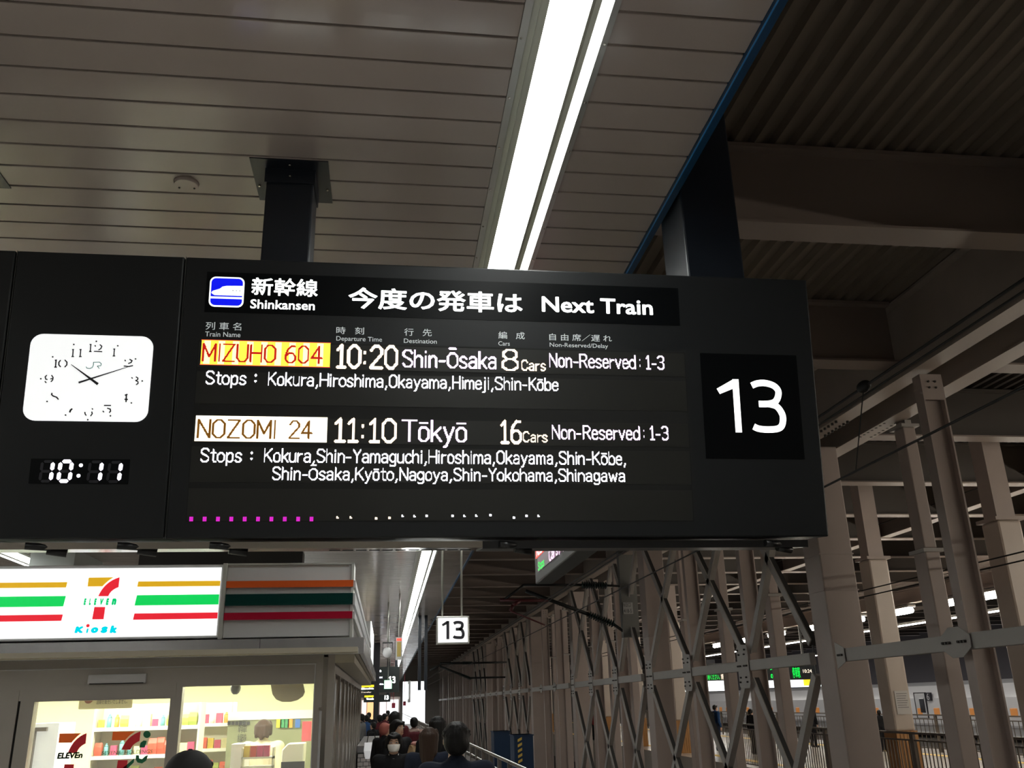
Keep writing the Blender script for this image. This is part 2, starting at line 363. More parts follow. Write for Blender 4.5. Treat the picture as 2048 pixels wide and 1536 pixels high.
# ---- light strips: rim, sloping reflector, diffuser, slot, screws
def strip(name, label, xl, xr, flip, seg=((-8, 118),)):
    t = thing(name, label, 'ceiling light', (0, 0, CZ), None)
    for a, b in seg:
        W = xr-xl
        def X(f): return xl+f*W if not flip else xr-f*W
        f = MB()
        for f0, f1 in ((0.0, 0.085), (0.925, 1.0)):
            f.box(min(X(f0), X(f1)), max(X(f0), X(f1)), a, b, -0.012, 0.02)
        f.build('rim', m_rim, t)
        r = MB()
        r.prism([(X(0.085), 0.0), (X(0.16), -0.008), (X(0.17), 0.002), (X(0.255), -0.004), (X(0.27), 0.055), (X(0.085), 0.055)], a, b, ax='y')
        r.prism([(X(0.695), 0.045), (X(0.70), -0.006), (X(0.74), 0.0), (X(0.80), -0.008), (X(0.805), 0.055)], a, b)
        r.build('reflector', m_refl, t)
        MB().box(min(X(0.26), X(0.70)), max(X(0.26), X(0.70)), a, b, 0.004, 0.04).build('diffuser', m_tube, t)
        MB().box(min(X(0.80), X(0.925)), max(X(0.80), X(0.925)), a, b, 0.004, 0.03).build('side_diffuser', m_tube, t)
    if not flip:
        s = None
        for k in range(26):
            for X_ in (xl+0.012, xr-0.012):
                y = 1.9+k*0.41
                if s is None: s = MB().ball((0, 0, 0), 0.007, 0.007, 0.004, 8, 4).build('screw', m_steel, t); s.location = (X_, y, -0.013)
                else: share(s, (X_, y, -0.013), t)
    return t
strip('light_strip', 'long white glowing light strip in metal rims running over the departure board', 0.515, 0.912, False)
strip('light_strip', 'far light strip on the other side of the ceiling, above the kiosk roof', -7.0, -6.40, True)

tr = MB().box(1.553, 1.60, -8, 118, CZ-0.02, CZ+0.30).build('trim_1', m_blue); struct(tr, 'blue edge trim along the open side of the platform ceiling')
MB().box(1.553, 1.560, -8, 118, CZ-0.024, CZ-0.02).build('lip', mat('blue_lip', (0.04, 0.30, 0.70), 0.3, spec=0.8), tr)

# round cover on the ceiling
t = thing('ceiling_cover', 'small round beige cover plate screwed to the plank ceiling left of the post', 'cover plate', (-1.144, 4.454, CZ))
MB().cyl((0, 0, -0.022), (0, 0, 0), 0.062, 0.068, 24).build('cover', m_plank, t)
s = MB().ball((-0.04, 0.02, -0.023), 0.006, n=8, m=4).build('screw', m_bolt, t); share(s, (0.08, 0, 0), t)

# ---- shell
struct(MB().box(-8.2, 2.0, -8, 116, -0.25, 0).build('floor', m_floor), 'grey platform floor')
struct(MB().box(-8.2, 1.95, -8, 116, -1.2, -0.25).build('trim_2', m_wall))
struct(MB().box(-14, 42, -8, 170, -1.5, -1.2).build('ground', m_bed), 'dark track bed between the platforms')
far_pf = struct(MB().box(10.0, 19.0, -4, 116, -1.2, 0).build('floor_far', m_floorb), 'pale floor of the neighbouring platform')
tl = MB()
tl.box(10.9, 11.2, -4, 116, 0, 0.006); tl.box(16.6, 16.9, -4, 116, 0, 0.006)
tl.build('tactile_strip', m_yel, far_pf)
struct(MB().box(-14.2, -14, -8, 124, -1.5, 7.2).build('wall_left', m_wall))
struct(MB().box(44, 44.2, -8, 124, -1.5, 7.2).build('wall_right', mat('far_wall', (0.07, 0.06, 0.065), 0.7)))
struct(MB().box(-14, 44, -8.3, -8, -1.5, 7.2).build('wall_back', m_wall))
struct(MB().box(4.95, 44, 122, 122.3, -1.5, 7.2).box(-14, 2.1, 122, 122.3, -1.5, 7.2).box(2.1, 4.95, 122, 122.3, 4.75, 7.2).build('wall_front', m_wall))

# roof: corrugated deck, girders, longitudinal beams
roof = sempty('roof', 'dark corrugated steel roof over the tracks')
def deck(x0, x1, y0, y1, z=6.72, name='corrugated_sheet'):
    prof = []; x = x0; p = 0.2
    while x < x1:
        prof += [(x, z+0.07), (x+0.07, z+0.07), (x+0.10, z), (x+0.17, z)]; x += p
    prof.append((x, z+0.07))
    v = [(a, y, b) for y in (y0, y1) for a, b in prof]; n = len(prof)
    return MB().add(v, [(k, k+1, n+k+1, n+k) for k in range(n-1)]).build(name, m_deck, roof)
deck(1.0, 7.3, -8, 122)
dk = deck(7.5, 44, -8, 122); dk.data.materials[0] = mat('far_roof_shade', (0.05, 0.042, 0.038), 0.6)  # far deck coloured darker, shade under the roof put into the colour
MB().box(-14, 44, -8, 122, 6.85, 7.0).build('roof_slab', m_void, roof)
MB().box(-14, 1.0, -8, 122, 6.75, 6.85).build('inner_slab', m_void, roof)
GY = [6.83+3.27*k for k in range(-3, 30)]
gp = gp2 = None
for i, y in enumerate(GY):
    if gp is None:
        m = MB().box(1.6, 6.46, -0.012, 0.012, 5.86, 6.70); m.box(1.6, 6.46, -0.16, 0.16, 5.84, 5.865); m.box(1.6, 6.46, -0.12, 0.12, 6.66, 6.70)
        gp = m.build('girder', m_roofst, roof); gp.location = (0, y, 0)
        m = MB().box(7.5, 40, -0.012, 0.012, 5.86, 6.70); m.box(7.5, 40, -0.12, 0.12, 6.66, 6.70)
        gp2 = m.build('girder', mat('far_girder_shade', (0.07, 0.058, 0.05), 0.5), roof); gp2.location = (0, y, 0)  # shade painted into the web colour; its flange keeps the plain steel tone
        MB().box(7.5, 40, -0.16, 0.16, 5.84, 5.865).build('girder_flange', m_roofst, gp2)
    else:
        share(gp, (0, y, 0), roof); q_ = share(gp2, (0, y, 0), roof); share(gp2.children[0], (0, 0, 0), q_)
def long_beam(name, label, xc, w, z0, z1, y0=-8, y1=121, m=m_roofst):
    b = MB().box(xc-w/2, xc+w/2, y0, y1, z0, z0+0.03).box(xc-0.012, xc+0.012, y0, y1, z0+0.03, z1-0.03).box(xc-w/2, xc+w/2, y0, y1, z1-0.03, z1)
    o = b.build(name, m); return struct(o, label)
m_beam = mat('beam_paint', (0.36, 0.30, 0.26), 0.45, var=0.18, vscale=1.5)
ba = long_beam('beam', 'long roof beam on the near row of columns beyond the track', 6.60, 0.27, 5.66, 6.68, m=m_beam)
bb = long_beam('beam', 'second long roof beam on the row of columns behind', 7.36, 0.30, 5.63, 6.68, m=m_beam)
# splice bolts under the beam flanges beside the departure board
bp = None
for beam, xc in ((ba, 6.60), (bb, 7.36)):
    for yb in (11.9, 15.2):
        for i in range(7):
            for dx in (-0.09, 0.09):
                c = (xc+dx, yb+0.12*i, 5.645)
                if bp is None: bp = MB().cyl((0, 0, -0.02), (0, 0, 0.02), 0.02, n=6).build('bolt', m_bolt, beam); bp.location = c
                else: share(bp, c, beam)
# purlins further out
for x in (13.5, 20.5, 27.5, 34.5): long_beam('beam', 'dark roof beam over the far tracks', x, 0.3, 5.86, 6.66)
long_beam('beam', 'grey stiffened beam carrying the tube lamps of the far platform', 16.0, 0.28, 4.42, 4.85, m=m_col)

# ================================================================== COLUMNS beyond the track
def hcol(mb, x0, y0, w, d, z0, z1, tf=0.03):
    """H section: flanges facing left and right"""
    mb.box(x0, x0+tf, y0, y0+d, z0, z1); mb.box(x0+w-tf, x0+w, y0, y0+d, z0, z1); mb.box(x0+tf, x0+w-tf, y0+d*0.45, y0+d*0.55, z0, z1)
YA = [13.22+9.85*k for k in range(-1, 11)]
ordn = ['first', 'second', 'third', 'fourth', 'fifth', 'sixth', 'seventh', 'eighth', 'ninth', 'tenth', 'eleventh', 'twelfth', 'thirteenth', 'fourteenth', 'fifteenth', 'sixteenth', 'seventeenth', 'eighteenth', 'nineteenth', 'twentieth']
def nth(i): return ordn[i] if i < len(ordn) else ordn[i//10-1]+' and '+ordn[i % 10]
big = None
for i, y in enumerate(YA[1:]):
    lab = ('wide beige box column directly behind the right end of the departure board' if i == 0 else f'{nth(i)} wide beige box column after the one behind the departure board')
    if big is None:
        big = thing('steel_column', lab, 'column', (6.62, y, -1.2), 'wide columns of the near row')
        MB().box(0, 0.55, 0, 0.55, 0, 6.84).build('shaft', m_col, big, bev=0.02)
        MB().box(-0.012, 0.56, -0.012, 0.56, 4.55, 4.57).box(-0.012, 0.56, -0.012, 0.56, 5.1, 5.12).build('weld_seam', m_col, big)
        MB().box(-0.04, 0.6, -0.04, 0.6, 0, 0.08).build('base_plate', m_colg, big)
    else: dup(big, (6.62, y, -1.2), lab)
thin = None; n = 0
YT = [9.92-3.27]+[9.92]+[y+3.27*k for y in YA[1:] for k in (1, 2)]
for y in YT:
    lab = {0: 'slender beige column of the near row, cut by the frame edge', 1: 'slender beige column with octagonal gusset, nearest beyond the board'}.get(n, f'{nth(n-2)} slender beige column in the braced wall beyond the departure board')
    if thin is None:
        thin = thing('slender_column', lab, 'column', (6.60, y, -1.2), 'slender columns of the near row')
        m = MB(); hcol(m, 0, -0.08, 0.295, 0.17, 0, 6.84, 0.022); m.build('shaft', m_col, thin)
        MB().box(0.02, 0.275, -0.08, -0.07, 6.5, 6.84).build('top_plate', m_col, thin); b = MB().cyl((0, 0, 0), (0, -0.015, 0), 0.014, n=6).build('bolt', m_bolt, thin); b.location = (0.10, -0.08, 6.74)
        for q in ((0.19, -0.08, 6.74), (0.10, -0.08, 6.66), (0.19, -0.08, 6.66)): share(b, q, thin)
    else: dup(thin, (6.60, y, -1.2), lab)
    n += 1
# back row
YB = [11.69+2.72*k for k in range(0, 22)]; cB = None
for i, y in enumerate(YB):
    lab = f'{nth(i)} collared column of the row behind, counted from the departure board'
    if cB is None:
        cB = thing('collared_column', lab, 'column', (7.42, y, -1.2), 'collared columns of the back row')
        MB().box(0, 0.22, 0, 0.30, 0, 4.90).build('shaft', m_col, cB, bev=0.015)
        MB().box(0.015, 0.205, 0.02, 0.27, 4.95, 6.72).build('upper_shaft', m_col, cB, bev=0.015)
        MB().box(-0.04, 0.26, -0.04, 0.34, 4.89, 4.94).build('collar', m_colg, cB)
        MB().box(-0.03, 0.25, -0.03, 0.31, 6.72, 6.76).box(0.06, 0.16, 0.02, 0.25, 6.76, 6.83).build('cap_plate', m_colg, cB)
    else: dup(cB, (7.42, y, -1.2), lab)

# girts: horizontal boxes between columns
allY = sorted([9.92-3.27]+[9.92]+YT[2:]+YA[1:])
GZ0, GZ1 = 2.29, 2.47
for i, (a, b) in enumerate(zip(allY[:-1], allY[1:])):
    a2 = a+(0.55 if any(abs(a-q) < 0.01 for q in YA) else 0.14); wide_ = any(abs(b-q) < 0.01 for q in YA); b2 = b-0.35 if wide_ else b
    if abs(a2-a-0.14) < 0.001: a2 = a
    o = MB().box(6.50, 6.60, a2+0.004, b2-0.004, GZ0, GZ1).build('horizontal_beam', m_colg, None, bev=0.008)
    tag(o, f'pale horizontal steel rail between uprights, {nth(i)} bay out from the frame edge', 'beam', 'horizontal rails of the braced wall')
# gussets and bracing
oct_s = [(-0.28, 0.07), (-0.1, 0.17), (0.1, 0.17), (0.28, 0.07), (0.28, -0.07), (0.1, -0.17), (-0.1, -0.17), (-0.28, -0.07)]
oct_l = [(-0.24, 0.36), (0.2, 0.39), (0.26, 0.3), (0.26, -0.34), (0.2, -0.39), (-0.2, -0.39), (-0.26, -0.32), (-0.26, 0.3)]
def gusset(lab, y, poly, braced):
    t = thing('gusset_plate', lab, 'gusset plate', (6.485, y, 2.38), 'gusset plates of the braced wall')
    MB().prism(poly, -0.012, 0.0, ax='x').build('plate', m_colg, t, bev=0.004)
    b = MB().cyl((0, 0, 0), (-0.03, 0, 0), 0.017, n=6).build('bolt', m_bolt, t)
    pts = [(-0.2, 0), (-0.14, 0), (-0.08, 0), (0.1, 0), (0.16, 0), (0.22, 0)] if braced is not None else [(-0.06, 0), (-0.01, 0), (0.04, 0)]
    if braced: pts += [(-0.17, 0.28), (-0.13, 0.2), (0.17, 0.28), (0.13, 0.2), (-0.17, -0.28), (-0.13, -0.2), (0.17, -0.28), (0.13, -0.2)]
    b.location = (-0.012, *pts[0])
    for p in pts[1:]: share(b, (-0.012, *p), t)
gusset('octagonal steel gusset plate on the slender column nearest beyond the board', 9.93, oct_s, False)
trap_s = [(-0.12, 0.10), (0.14, 0.19), (0.14, -0.19), (-0.12, -0.10)]
gusset('small trapezoid steel plate where the rail meets the wide column behind the board', 12.72, trap_s, None)
ng = 0
for k in range(0, 9):
    y0 = YA[1]+9.83*k
    braced = k in (0, 1, 3, 5)
    for j in (1, 2, 3):
        y = y0+3.27*j-(0.30 if j == 3 else 0)
        gusset(f'{"tall bolted" if braced else "small octagonal"} gusset plate, {nth(ng)} along the rail beyond the board', y, (oct_l if braced else (trap_s if j == 3 else oct_s)), braced if (braced or j < 3) else None); ng += 1
    if braced:
        for j in range(3):
            a = y0+3.27*j+(0.60 if j == 0 else 0.18); b = y0+3.27*(j+1)-0.18+(0.1 if j == 2 else 0)
            for lev, (z0, z1) in enumerate(((2.62, 5.62), (2.14, -1.0))):
                t = thing('cross_brace', f'{"upper" if lev == 0 else "lower"} crossed diagonal bracing in the {nth(3*k+j)} bay after the wide column behind the board', 'bracing', (0, 0, 0), 'diagonal bracing of the near row')
                (a, b) = (a, b) if lev == 0 else (b, a)
                MB().bar((6.62, a, z0), (6.62, b, z1), 0.09, 0.10).build('diagonal', m_darkst, t)
                MB().bar((6.56, a, z0), (6.56, b, z1), 0.02, 0.14).build('flange', m_colg, t)
                MB().bar((6.56, b, z0), (6.56, a, z1), 0.02, 0.14).build('flange', m_colg, t)
                MB().bar((6.64, b, z0), (6.64, a, z1), 0.09, 0.06).build('diagonal', m_colg, t)

# ================================================================== far platform columns, fence, train, lamps
cF = None
yc = atX(1347, 1470, 10.35).y-0.45
for i, y in enumerate([14.05, 18.45, yc, yc+5.6, yc+11.2, yc+16.8, yc+22.4, yc+28]):
    lab = f'{nth(i)} white column with wooden foot on the neighbouring platform behind the steel wall'
    if cF is None:
        cF = thing('platform_column', lab, 'column', (10.35, y, 0), 'wood-footed columns of the neighbouring platform')
        MB().box(0, 0.45, 0, 0.45, 1.1, 4.6).build('shaft', mat('column_white', (0.55, 0.47, 0.41), 0.4, var=0.06), cF, bev=0.04)
        MB().box(-0.05, 0.5, -0.05, 0.5, 4.6, 4.66).box(0.05, 0.40, 0.05, 0.40, 4.66, 6.7).build('head', m_col, cF)
        sl = MB().box(0, 0.07, -0.02, 0.0, 0, 1.1).build('slat', m_wood, cF); sl.location = (0.0, 0, 0)
        for k in range(1, 6): share(sl, (0.08*k, 0, 0), cF)
        MB().box(0.0, 0.47, 0.0, 0.47, 0, 1.1).build('wood_core', m_wood, cF)
    else: dup(cF, (10.35, y, 0), lab)
nt = thing('paper_notice', 'white printed notice taped to the white column', 'notice', (10.45, 18.44, 1.42))
MB().box(0, 0.30, -0.004, 0, 0, 0.46).build('sheet', mat('paper', (0.62, 0.6, 0.58), 0.6), nt)
lm = MB(); 
for k in range(7): lm.box(0.03, 0.27-0.02*(k % 3), -0.006, -0.004, 0.40-0.045*k, 0.408-0.045*k)
lm.build('printed_line', m_clockink, nt)

def fence(name, lab, x, y0, y1, h, mcol, pitch=0.12, grp=None):
    t = thing(name, lab, 'fence', (x, 0, 0), grp)
    MB().box(-0.03, 0.03, y0, y1, h-0.04, h).build('handrail', mcol, t)
    MB().box(-0.015, 0.015, y0, y1, 0.1, 0.13).box(-0.015, 0.015, y0, y1, h-0.16, h-0.13).build('rail', mcol, t)
    p = None; y = y0
    while y < y1:
        if p is None: p = MB().box(-0.025, 0.025, -0.06, 0.06, 0, h).build('post', mcol, t); p.location = (0, y, 0)
        else: share(p, (0, y, 0), t)
        y += 1.8
    b = MB(); y = y0+pitch
    while y < y1: b.box(-0.008, 0.008, y-0.008, y+0.008, 0.13, h-0.15); y += pitch
    o = b.build('bars', mcol, t); o['kind'] = 'stuff'
    return t
fence('platform_fence', 'brown metal bar fence in front of the wood-footed column on the neighbouring platform', 9.85, 8.0, 27.0, 1.14, m_fence)
fence('platform_fence', 'brown bar fence farther down the neighbouring platform behind the walkers', 17.6, 18.0, 70.0, 1.14, m_fence, 0.25)

# train
m_kgrey_ = mat('train_grey', (0.4, 0.4, 0.42), 0.4)
t = thing('train', 'white bullet train standing beyond the neighbouring platform', 'train', (0, 0, 0))
prof = [(37.2, -0.9), (37.05, 0.2), (37.1, 1.4), (37.45, 2.2), (38.1, 2.45), (40.5, 2.45), (40.7, -0.9)]
MB().prism(prof, 42, 118).build('body', m_train, t)
MB().box(36.9, 37.06, 43, 118, -0.35, -0.22).build('skirt_line', m_kgrey_, t)
wd = None
for k in range(36):
    y = 44+k*2.0
    if wd is None: wd = MB().box(36.98, 37.1, 0, 0.60, 0.30, 0.76).build('window', m_winwarm, t, bev=0.05); wd.location = (0, y, 0)
    else: share(wd, (0, y, 0), t)
q = atX(1848, 1410, 37.0); yd = q.y
d = MB().box(37.0, 37.08, yd-0.25, yd+1.05, 0.1, 1.72).build('door', mat('train_door', (0.62, 0.63, 0.66), 0.25), t, bev=0.06)
MB().box(36.97, 37.03, yd-0.1, yd+0.5, 0.45, 1.4).build('door_window', m_window, d, bev=0.06)
# seam around the door, number plate
MB().box(36.99, 37.1, yd-0.31, yd-0.25, 0.1, 1.78).box(36.99, 37.1, yd+1.05, yd+1.11, 0.1, 1.78).box(36.99, 37.1, yd-0.31, yd+1.11, 1.72, 1.78).build('door_seam', m_clockink, t)
MB().box(36.96, 37.1, yd-1.0, yd-0.5, 1.22, 1.76).build('number_plate', m_clockink, t)
me = text_mesh('6'); xs = [v.co.x for v in me.vertices]; ys = [v.co.y for v in me.vertices]
for v in me.vertices: v.co = (36.94, yd-0.59-(v.co.x-min(xs))/(max(xs)-min(xs))*0.32, 1.28+(v.co.y-min(ys))/(max(ys)-min(ys))*0.42)
me.materials.clear(); me.materials.append(m_train); o6 = bpy.data.objects.new('number', me); C.objects.link(o6); o6.parent = t

# glowing windows / boards above the train, seen under the beams
for (pxa, pya, pxb, pyb, Y_, lab) in ((1354, 1352, 1465, 1384, 60, 'bright white lit hoarding above the train, between the braces'), (1530, 1352, 1640, 1376, 60, 'bright white lit hoarding above the train, beside the wide column')):
    a = atY(pxa, pyb, Y_); b = atY(pxb, pya, Y_)
    t = thing('lit_hoarding', lab, 'hoarding', (a.x, Y_, a.z)); W = b.x-a.x; MB().box(0, W, 0, 0.3, 0, b.z-a.z).build('panel', m_backlit, t); hh_ = MB().box(0.1, 0.2, 0.1, 0.2, b.z-a.z, 6.72-a.z).build('hanger', m_darkst, t); share(hh_, (W-0.3, 0, 0), t)
# LED boards on the far platform
def ledboard(lab, pxa, pya, pxb, pyb, Y_, lines):
    a = atY(pxa, pyb, Y_); b = atY(pxb, pya, Y_)
    t = thing('departure_display', lab, 'display', (a.x, Y_, a.z))
    W = b.x-a.x; H = b.z-a.z
    MB().box(0, W, 0, 0.25, 0, H).build('casing', m_sign, t)
    for k, (s_, m, u0, u1, v0, v1) in enumerate(lines): txt('lettering', s_, m, t, u0*W, v0*H, u1*W, v1*H, d=-0.01)
    MB().box(W*0.2, W*0.23, 0.1, 0.15, H, 6.72-a.z).build('hanger', m_darkst, t)
    t['z_'] = 0; del t['z_']
    h = MB().box(W*0.8, W*0.83, 0.1, 0.15, H, 6.72-a.z).build('hanger', m_darkst, t)
ledboard('black display with green and orange characters behind the braces', 1405, 1326, 1458, 1362, 38, [('ご利用ください。', m_lgrn, 0.05, 0.62, 0.05, 0.38), ('博多南', m_ly, 0.66, 0.95, 0.05, 0.38)])
ledboard('black display with green characters beside the wide column', 1530, 1325, 1628, 1361, 38, [('Stops', m_lgrn, 0.12, 0.28, 0.55, 0.8), ('のぞみ', m_lgrn, 0.12, 0.26, 0.1, 0.4), ('停車駅', m_lgrn, 0.55, 0.70, 0.10, 0.75), ('10:24', m_ly, 0.76, 0.93, 0.40, 0.6)])
a = atY(1612, 1371, 38.2); b = atY(1642, 1358, 38.2)
t = thing('yellow_sign', 'yellow lit sign strip below the green display beside the wide column', 'sign', (a.x, 38.3, a.z))
MB().box(0, b.x-a.x, 0, 0.1, 0, b.z-a.z).build('face', mat('yellow_lit', (0.9, 0.7, 0.02), 0.5, emit=(1, 0.78, 0.03), es=1.0), t); MB().box(0.1, 0.14, 0.03, 0.07, b.z-a.z, 6.72-a.z).build('hanger', m_darkst, t)

# tube lamps
lamp = None
for i, y in enumerate([-5.0, -2.2, 0.6, 3.4, 6.2, 9.0, 11.8, 14.4, 17.0, 19.6, 22.3, 24.6, 27.2, 30.2, 33.4, 36.7, 40, 43.5, 47, 51, 56, 62]):
    lab = f'{nth(i)} glowing tube lamp of the row over the neighbouring platform'
    if lamp is None:
        lamp = thing('tube_lamp', lab, 'lamp', (16.0, y, 4.22), 'tube lamps over the neighbouring platform')
        m = MB().cyl((0, -0.7, 0), (0, 0.7, 0), 0.085, n=12); m.ball((0, -0.7, 0), 0.085); m.ball((0, 0.7, 0), 0.085); m.build('tube', m_lampb, lamp)
        MB().box(-0.12, 0.12, -0.8, 0.8, 0.095, 0.16).box(-0.02, 0.02, -0.5, -0.46, 0.16, 0.2).box(-0.02, 0.02, 0.46, 0.5, 0.16, 0.2).build('housing', m_colg, lamp)
    else: dup(lamp, (16.0, y, 4.22), lab)

# mostly unseen glowing rows, added to brighten the train and far tracks
for x, lab in ((23.5, 'added fill light row over the farther tracks'), (33.5, 'added fill light row above the bullet train')):
    t = thing('fill_light_row', lab, 'lamp', (x, 0, 4.7), 'added fill light rows of the far platforms')
    MB().box(-0.12, 0.12, 20, 110, 0, 0.03).build('tube', mat('far_fill_glow', (1, 1, 1), 0.5, emit=(1.0, 0.95, 0.88), es=16.0), t); MB().box(-0.2, 0.2, 20, 110, 0.03, 0.12).build('housing', m_colg, t)

# ================================================================== DEPARTURE BOARD
T_ = R_(6.8); SP = Vector((0, 4.22, 2.6)); SUP = Vector((0, -math.sin(T_), math.cos(T_))); SN = Vector((1, 0, 0)).cross(SUP)
def L(px, py):
    d = ray(px, py); q = O + d*((SP-O).dot(SN)/d.dot(SN)) - SP
    return q.x, q.dot(SUP)
board = thing('departure_board', 'large black hanging train departure board with clock and platform number 13', 'departure board', tuple(SP))
board.rotation_euler.x = T_
XL = -3.2; XR = 2.178; HB = 1.352; DB = 0.40
s1 = (L(33, 497)[0]+L(5, 750)[0])/2; s2 = (L(372, 512)[0]+L(328, 1075)[0])/2
for k, (a, b) in enumerate(((XL, s1-0.004), (s1+0.004, s2-0.004), (s2+0.004, XR))):
    MB().box(a, b, 0, DB, 0, HB).build('casing_panel', m_sign, board, bev=0.008)
MB().box(XL+0.01, XR-0.01, 0.01, DB-0.01, 0.01, HB-0.01).build('frame', m_seam, board)
MB().box(s1+0.003, s1+0.0045, -0.001, 0.01, 0, HB).box(s2+0.003, s2+0.0045, -0.001, 0.01, 0, HB).build('seam_edge', m_edge, board)
MB().box(XL, s2+1.45, 0.03, DB-0.03, -0.045, -0.015).build('steel_tray', m_steel, board)
MB().box(s2+1.45, XR-0.1, 0.03, DB-0.03, -0.05, -0.015).build('black_tray', m_black, board)
# ventilation slots
sl = None
for k in range(11):
    x = -0.28+k*0.062
    if sl is None: sl = MB().box(0, 0.05, 0.09, 0.12, -0.054, -0.05).build('slot', m_seam, board); sl.location = (x, 0, 0)
    else: share(sl, (x, 0, 0), board)
cl = None
for px in (72, 256, 441, 1020, 1552):
    x = L(px, 1078)[0]
    if cl is None:
        cl = MB().cyl((-0.05, 0.02, -0.03), (0.05, 0.05, -0.035), 0.017, 0.017, 10).cyl((0.03, 0.06, -0.05), (0.11, 0.08, -0.062), 0.018, 0.018, 10).build('latch', m_black, board); cl.location = (x, 0, 0)
    else: share(cl, (x, 0, 0), board)
def plate(name, m, bl, tr, d0=-0.002, d1=0.0, par=None, bev=0):
    (a, b), (c, d) = L(*bl), L(*tr)
    return MB().box(a, c, d0, d1, b, d).build(name, m, par or board, bev=bev), (a, b, c, d)
def stxt(name, s, m, bl, tr, off=0.0, d=-0.0045):
    (a, b), (c, e) = L(*bl), L(*tr)
    return txt(name, s, m, board, a, b, c, e, d=d, off=off)
def sled(name, s, m, bl, br, cap, dots=22, th=1.5, d=-0.0045):
    a, b = L(*bl); c, e = L(*br); h = L(bl[0], bl[1]-cap)[1]-b
    return led_text(name, s, m, board, a, (b+e)/2, c, h, dots, th, d)
hx0, hz0 = L(408, 621); hx1, hz1 = L(1357, 580)
hz0 = (L(408, 622)[1]+L(1358, 653)[1])/2; hz1 = (L(414, 541)[1]+L(1357, 579)[1])/2
hdr = MB().box(L(412, 580)[0], L(1358, 615)[0], -0.002, 0, hz0, hz1).build('header_glass', m_glassblk, board)
stxt('lettering', '新幹線', m_txt, (502.4, 590.5), (636.8, 559.3), 0.012)
stxt('lettering', 'Shinkansen', m_txt, (500.5, 617.3), (630.2, 603.0), 0.010)
stxt('lettering', '今度の発車は', m_txt, (696, 617.3), (1044.5, 586), 0.018)
stxt('lettering', 'Next Train', m_txt, (1083.6, 624.1), (1304.2, 600.5), 0.018)
# pictogram
ix0, iz0 = L(417, 613.4); ix1, iz1 = L(490, 555.8)
def rrect(x0, x1, z0, z1, r, n=6):
    p = []
    for cx_, cz_, a0 in ((x1-r, z1-r, 0), (x0+r, z1-r, 90), (x0+r, z0+r, 180), (x1-r, z0+r, 270)):
        for k in range(n+1):
            t = R_(a0+90*k/n); p.append((cx_+r*math.cos(t), cz_+r*math.sin(t)))
    return p
pic = MB().prism(rrect(ix0, ix1, iz0, iz1, 0.028), -0.004, -0.002).build('pictogram_border', m_icon_w, board)
W = ix1-ix0; H = iz1-iz0
MB().prism(rrect(ix0+W*.045, ix1-W*.045, iz0+H*.05, iz1-H*.05, 0.022), -0.0048, -0.004).build('pictogram_field', m_icon_b, pic)
def ip(pts): return [(ix0+W*a, iz0+H*b) for a, b in pts]
MB().prism(ip([(0.045, 0.27), (0.955, 0.27), (0.955, 0.335), (0.045, 0.335)]), -0.0056, -0.0048).build('pictogram_ground', m_icon_w, pic)
MB().prism(ip([(0.955, 0.38), (0.16, 0.38), (0.09, 0.42), (0.06, 0.47), (0.10, 0.52), (0.20, 0.56), (0.30, 0.60), (0.37, 0.67), (0.48, 0.70), (0.955, 0.715)]), -0.0056, -0.0048).build('pictogram_train', m_icon_w, pic)
for a in (0.68, 0.78, 0.88): MB().prism(ip([(a-0.012, 0.535), (a+0.012, 0.535), (a+0.012, 0.565), (a-0.012, 0.565)]), -0.006, -0.0056).build('pictogram_window', m_clockink, pic)
# printed captions
for s_, bl, tr, o_ in (('列 車 名', (410.9, 659.5), (483.4, 645.8), 0.0), ('Train Name', (410.1, 673.0), (481.3, 665), 0.0), ('時   刻', (672.4, 667.9), (728.3, 655), 0), ('Departure Time', (672.4, 684.3), (764.2, 674.7), 0),
        ('行   先', (808.2, 671.4), (863.6, 658.2), 0), ('Destination', (807.7, 686.0), (873.6, 678.9), 0), ('編   成', (996.6, 677.7), (1049.3, 664.5), 0), ('Cars', (996.6, 691.2), (1019.5, 683.2), 0),
        ('自 由 席／遅 れ', (1098.6, 680.8), (1223.3, 670.3), 0), ('Non-Reserved/Delay', (1099.4, 696.2), (1215.9, 688.2), 0)):
    stxt('caption', s_, m_small, bl, tr, 0.004, d=-0.002)
# display windows
dL0 = L(398, 700)[0]; dL1 = L(1367, 725)[0]; zc = lambda a, b: (L(*a)[1]+L(*b)[1])/2
zt = zc((400, 683), (1364, 706)); zb = zc((378, 1042), (1383, 1042))
MB().box(L(400, 683)[0]-0.008, L(1366, 706)[0]+0.01, -0.0012, 0, zb-0.004, zt+0.006).build('display_surround', m_seam, board)
xa, xb = L(400, 683)[0]-0.004, L(1366, 706)[0]+0.005
rows = [((400, 684), (1364, 707), (395, 737), (1366, 750)), ((394, 739), (1366, 766), (392, 810), (1370, 820)), ((391, 836), (1372, 846), (387, 886), (1375, 893)), ((386, 889), (1375, 906), (383, 965), (1379, 968)), ((383, 968), (1379, 989), (378, 1041), (1383, 1041))]
for k, (a, b, c, d) in enumerate(rows):
    MB().box(xa, xb, -0.0025, -0.0012, zc(c, d), zc(a, b)).build('display_row', m_led_off, board)
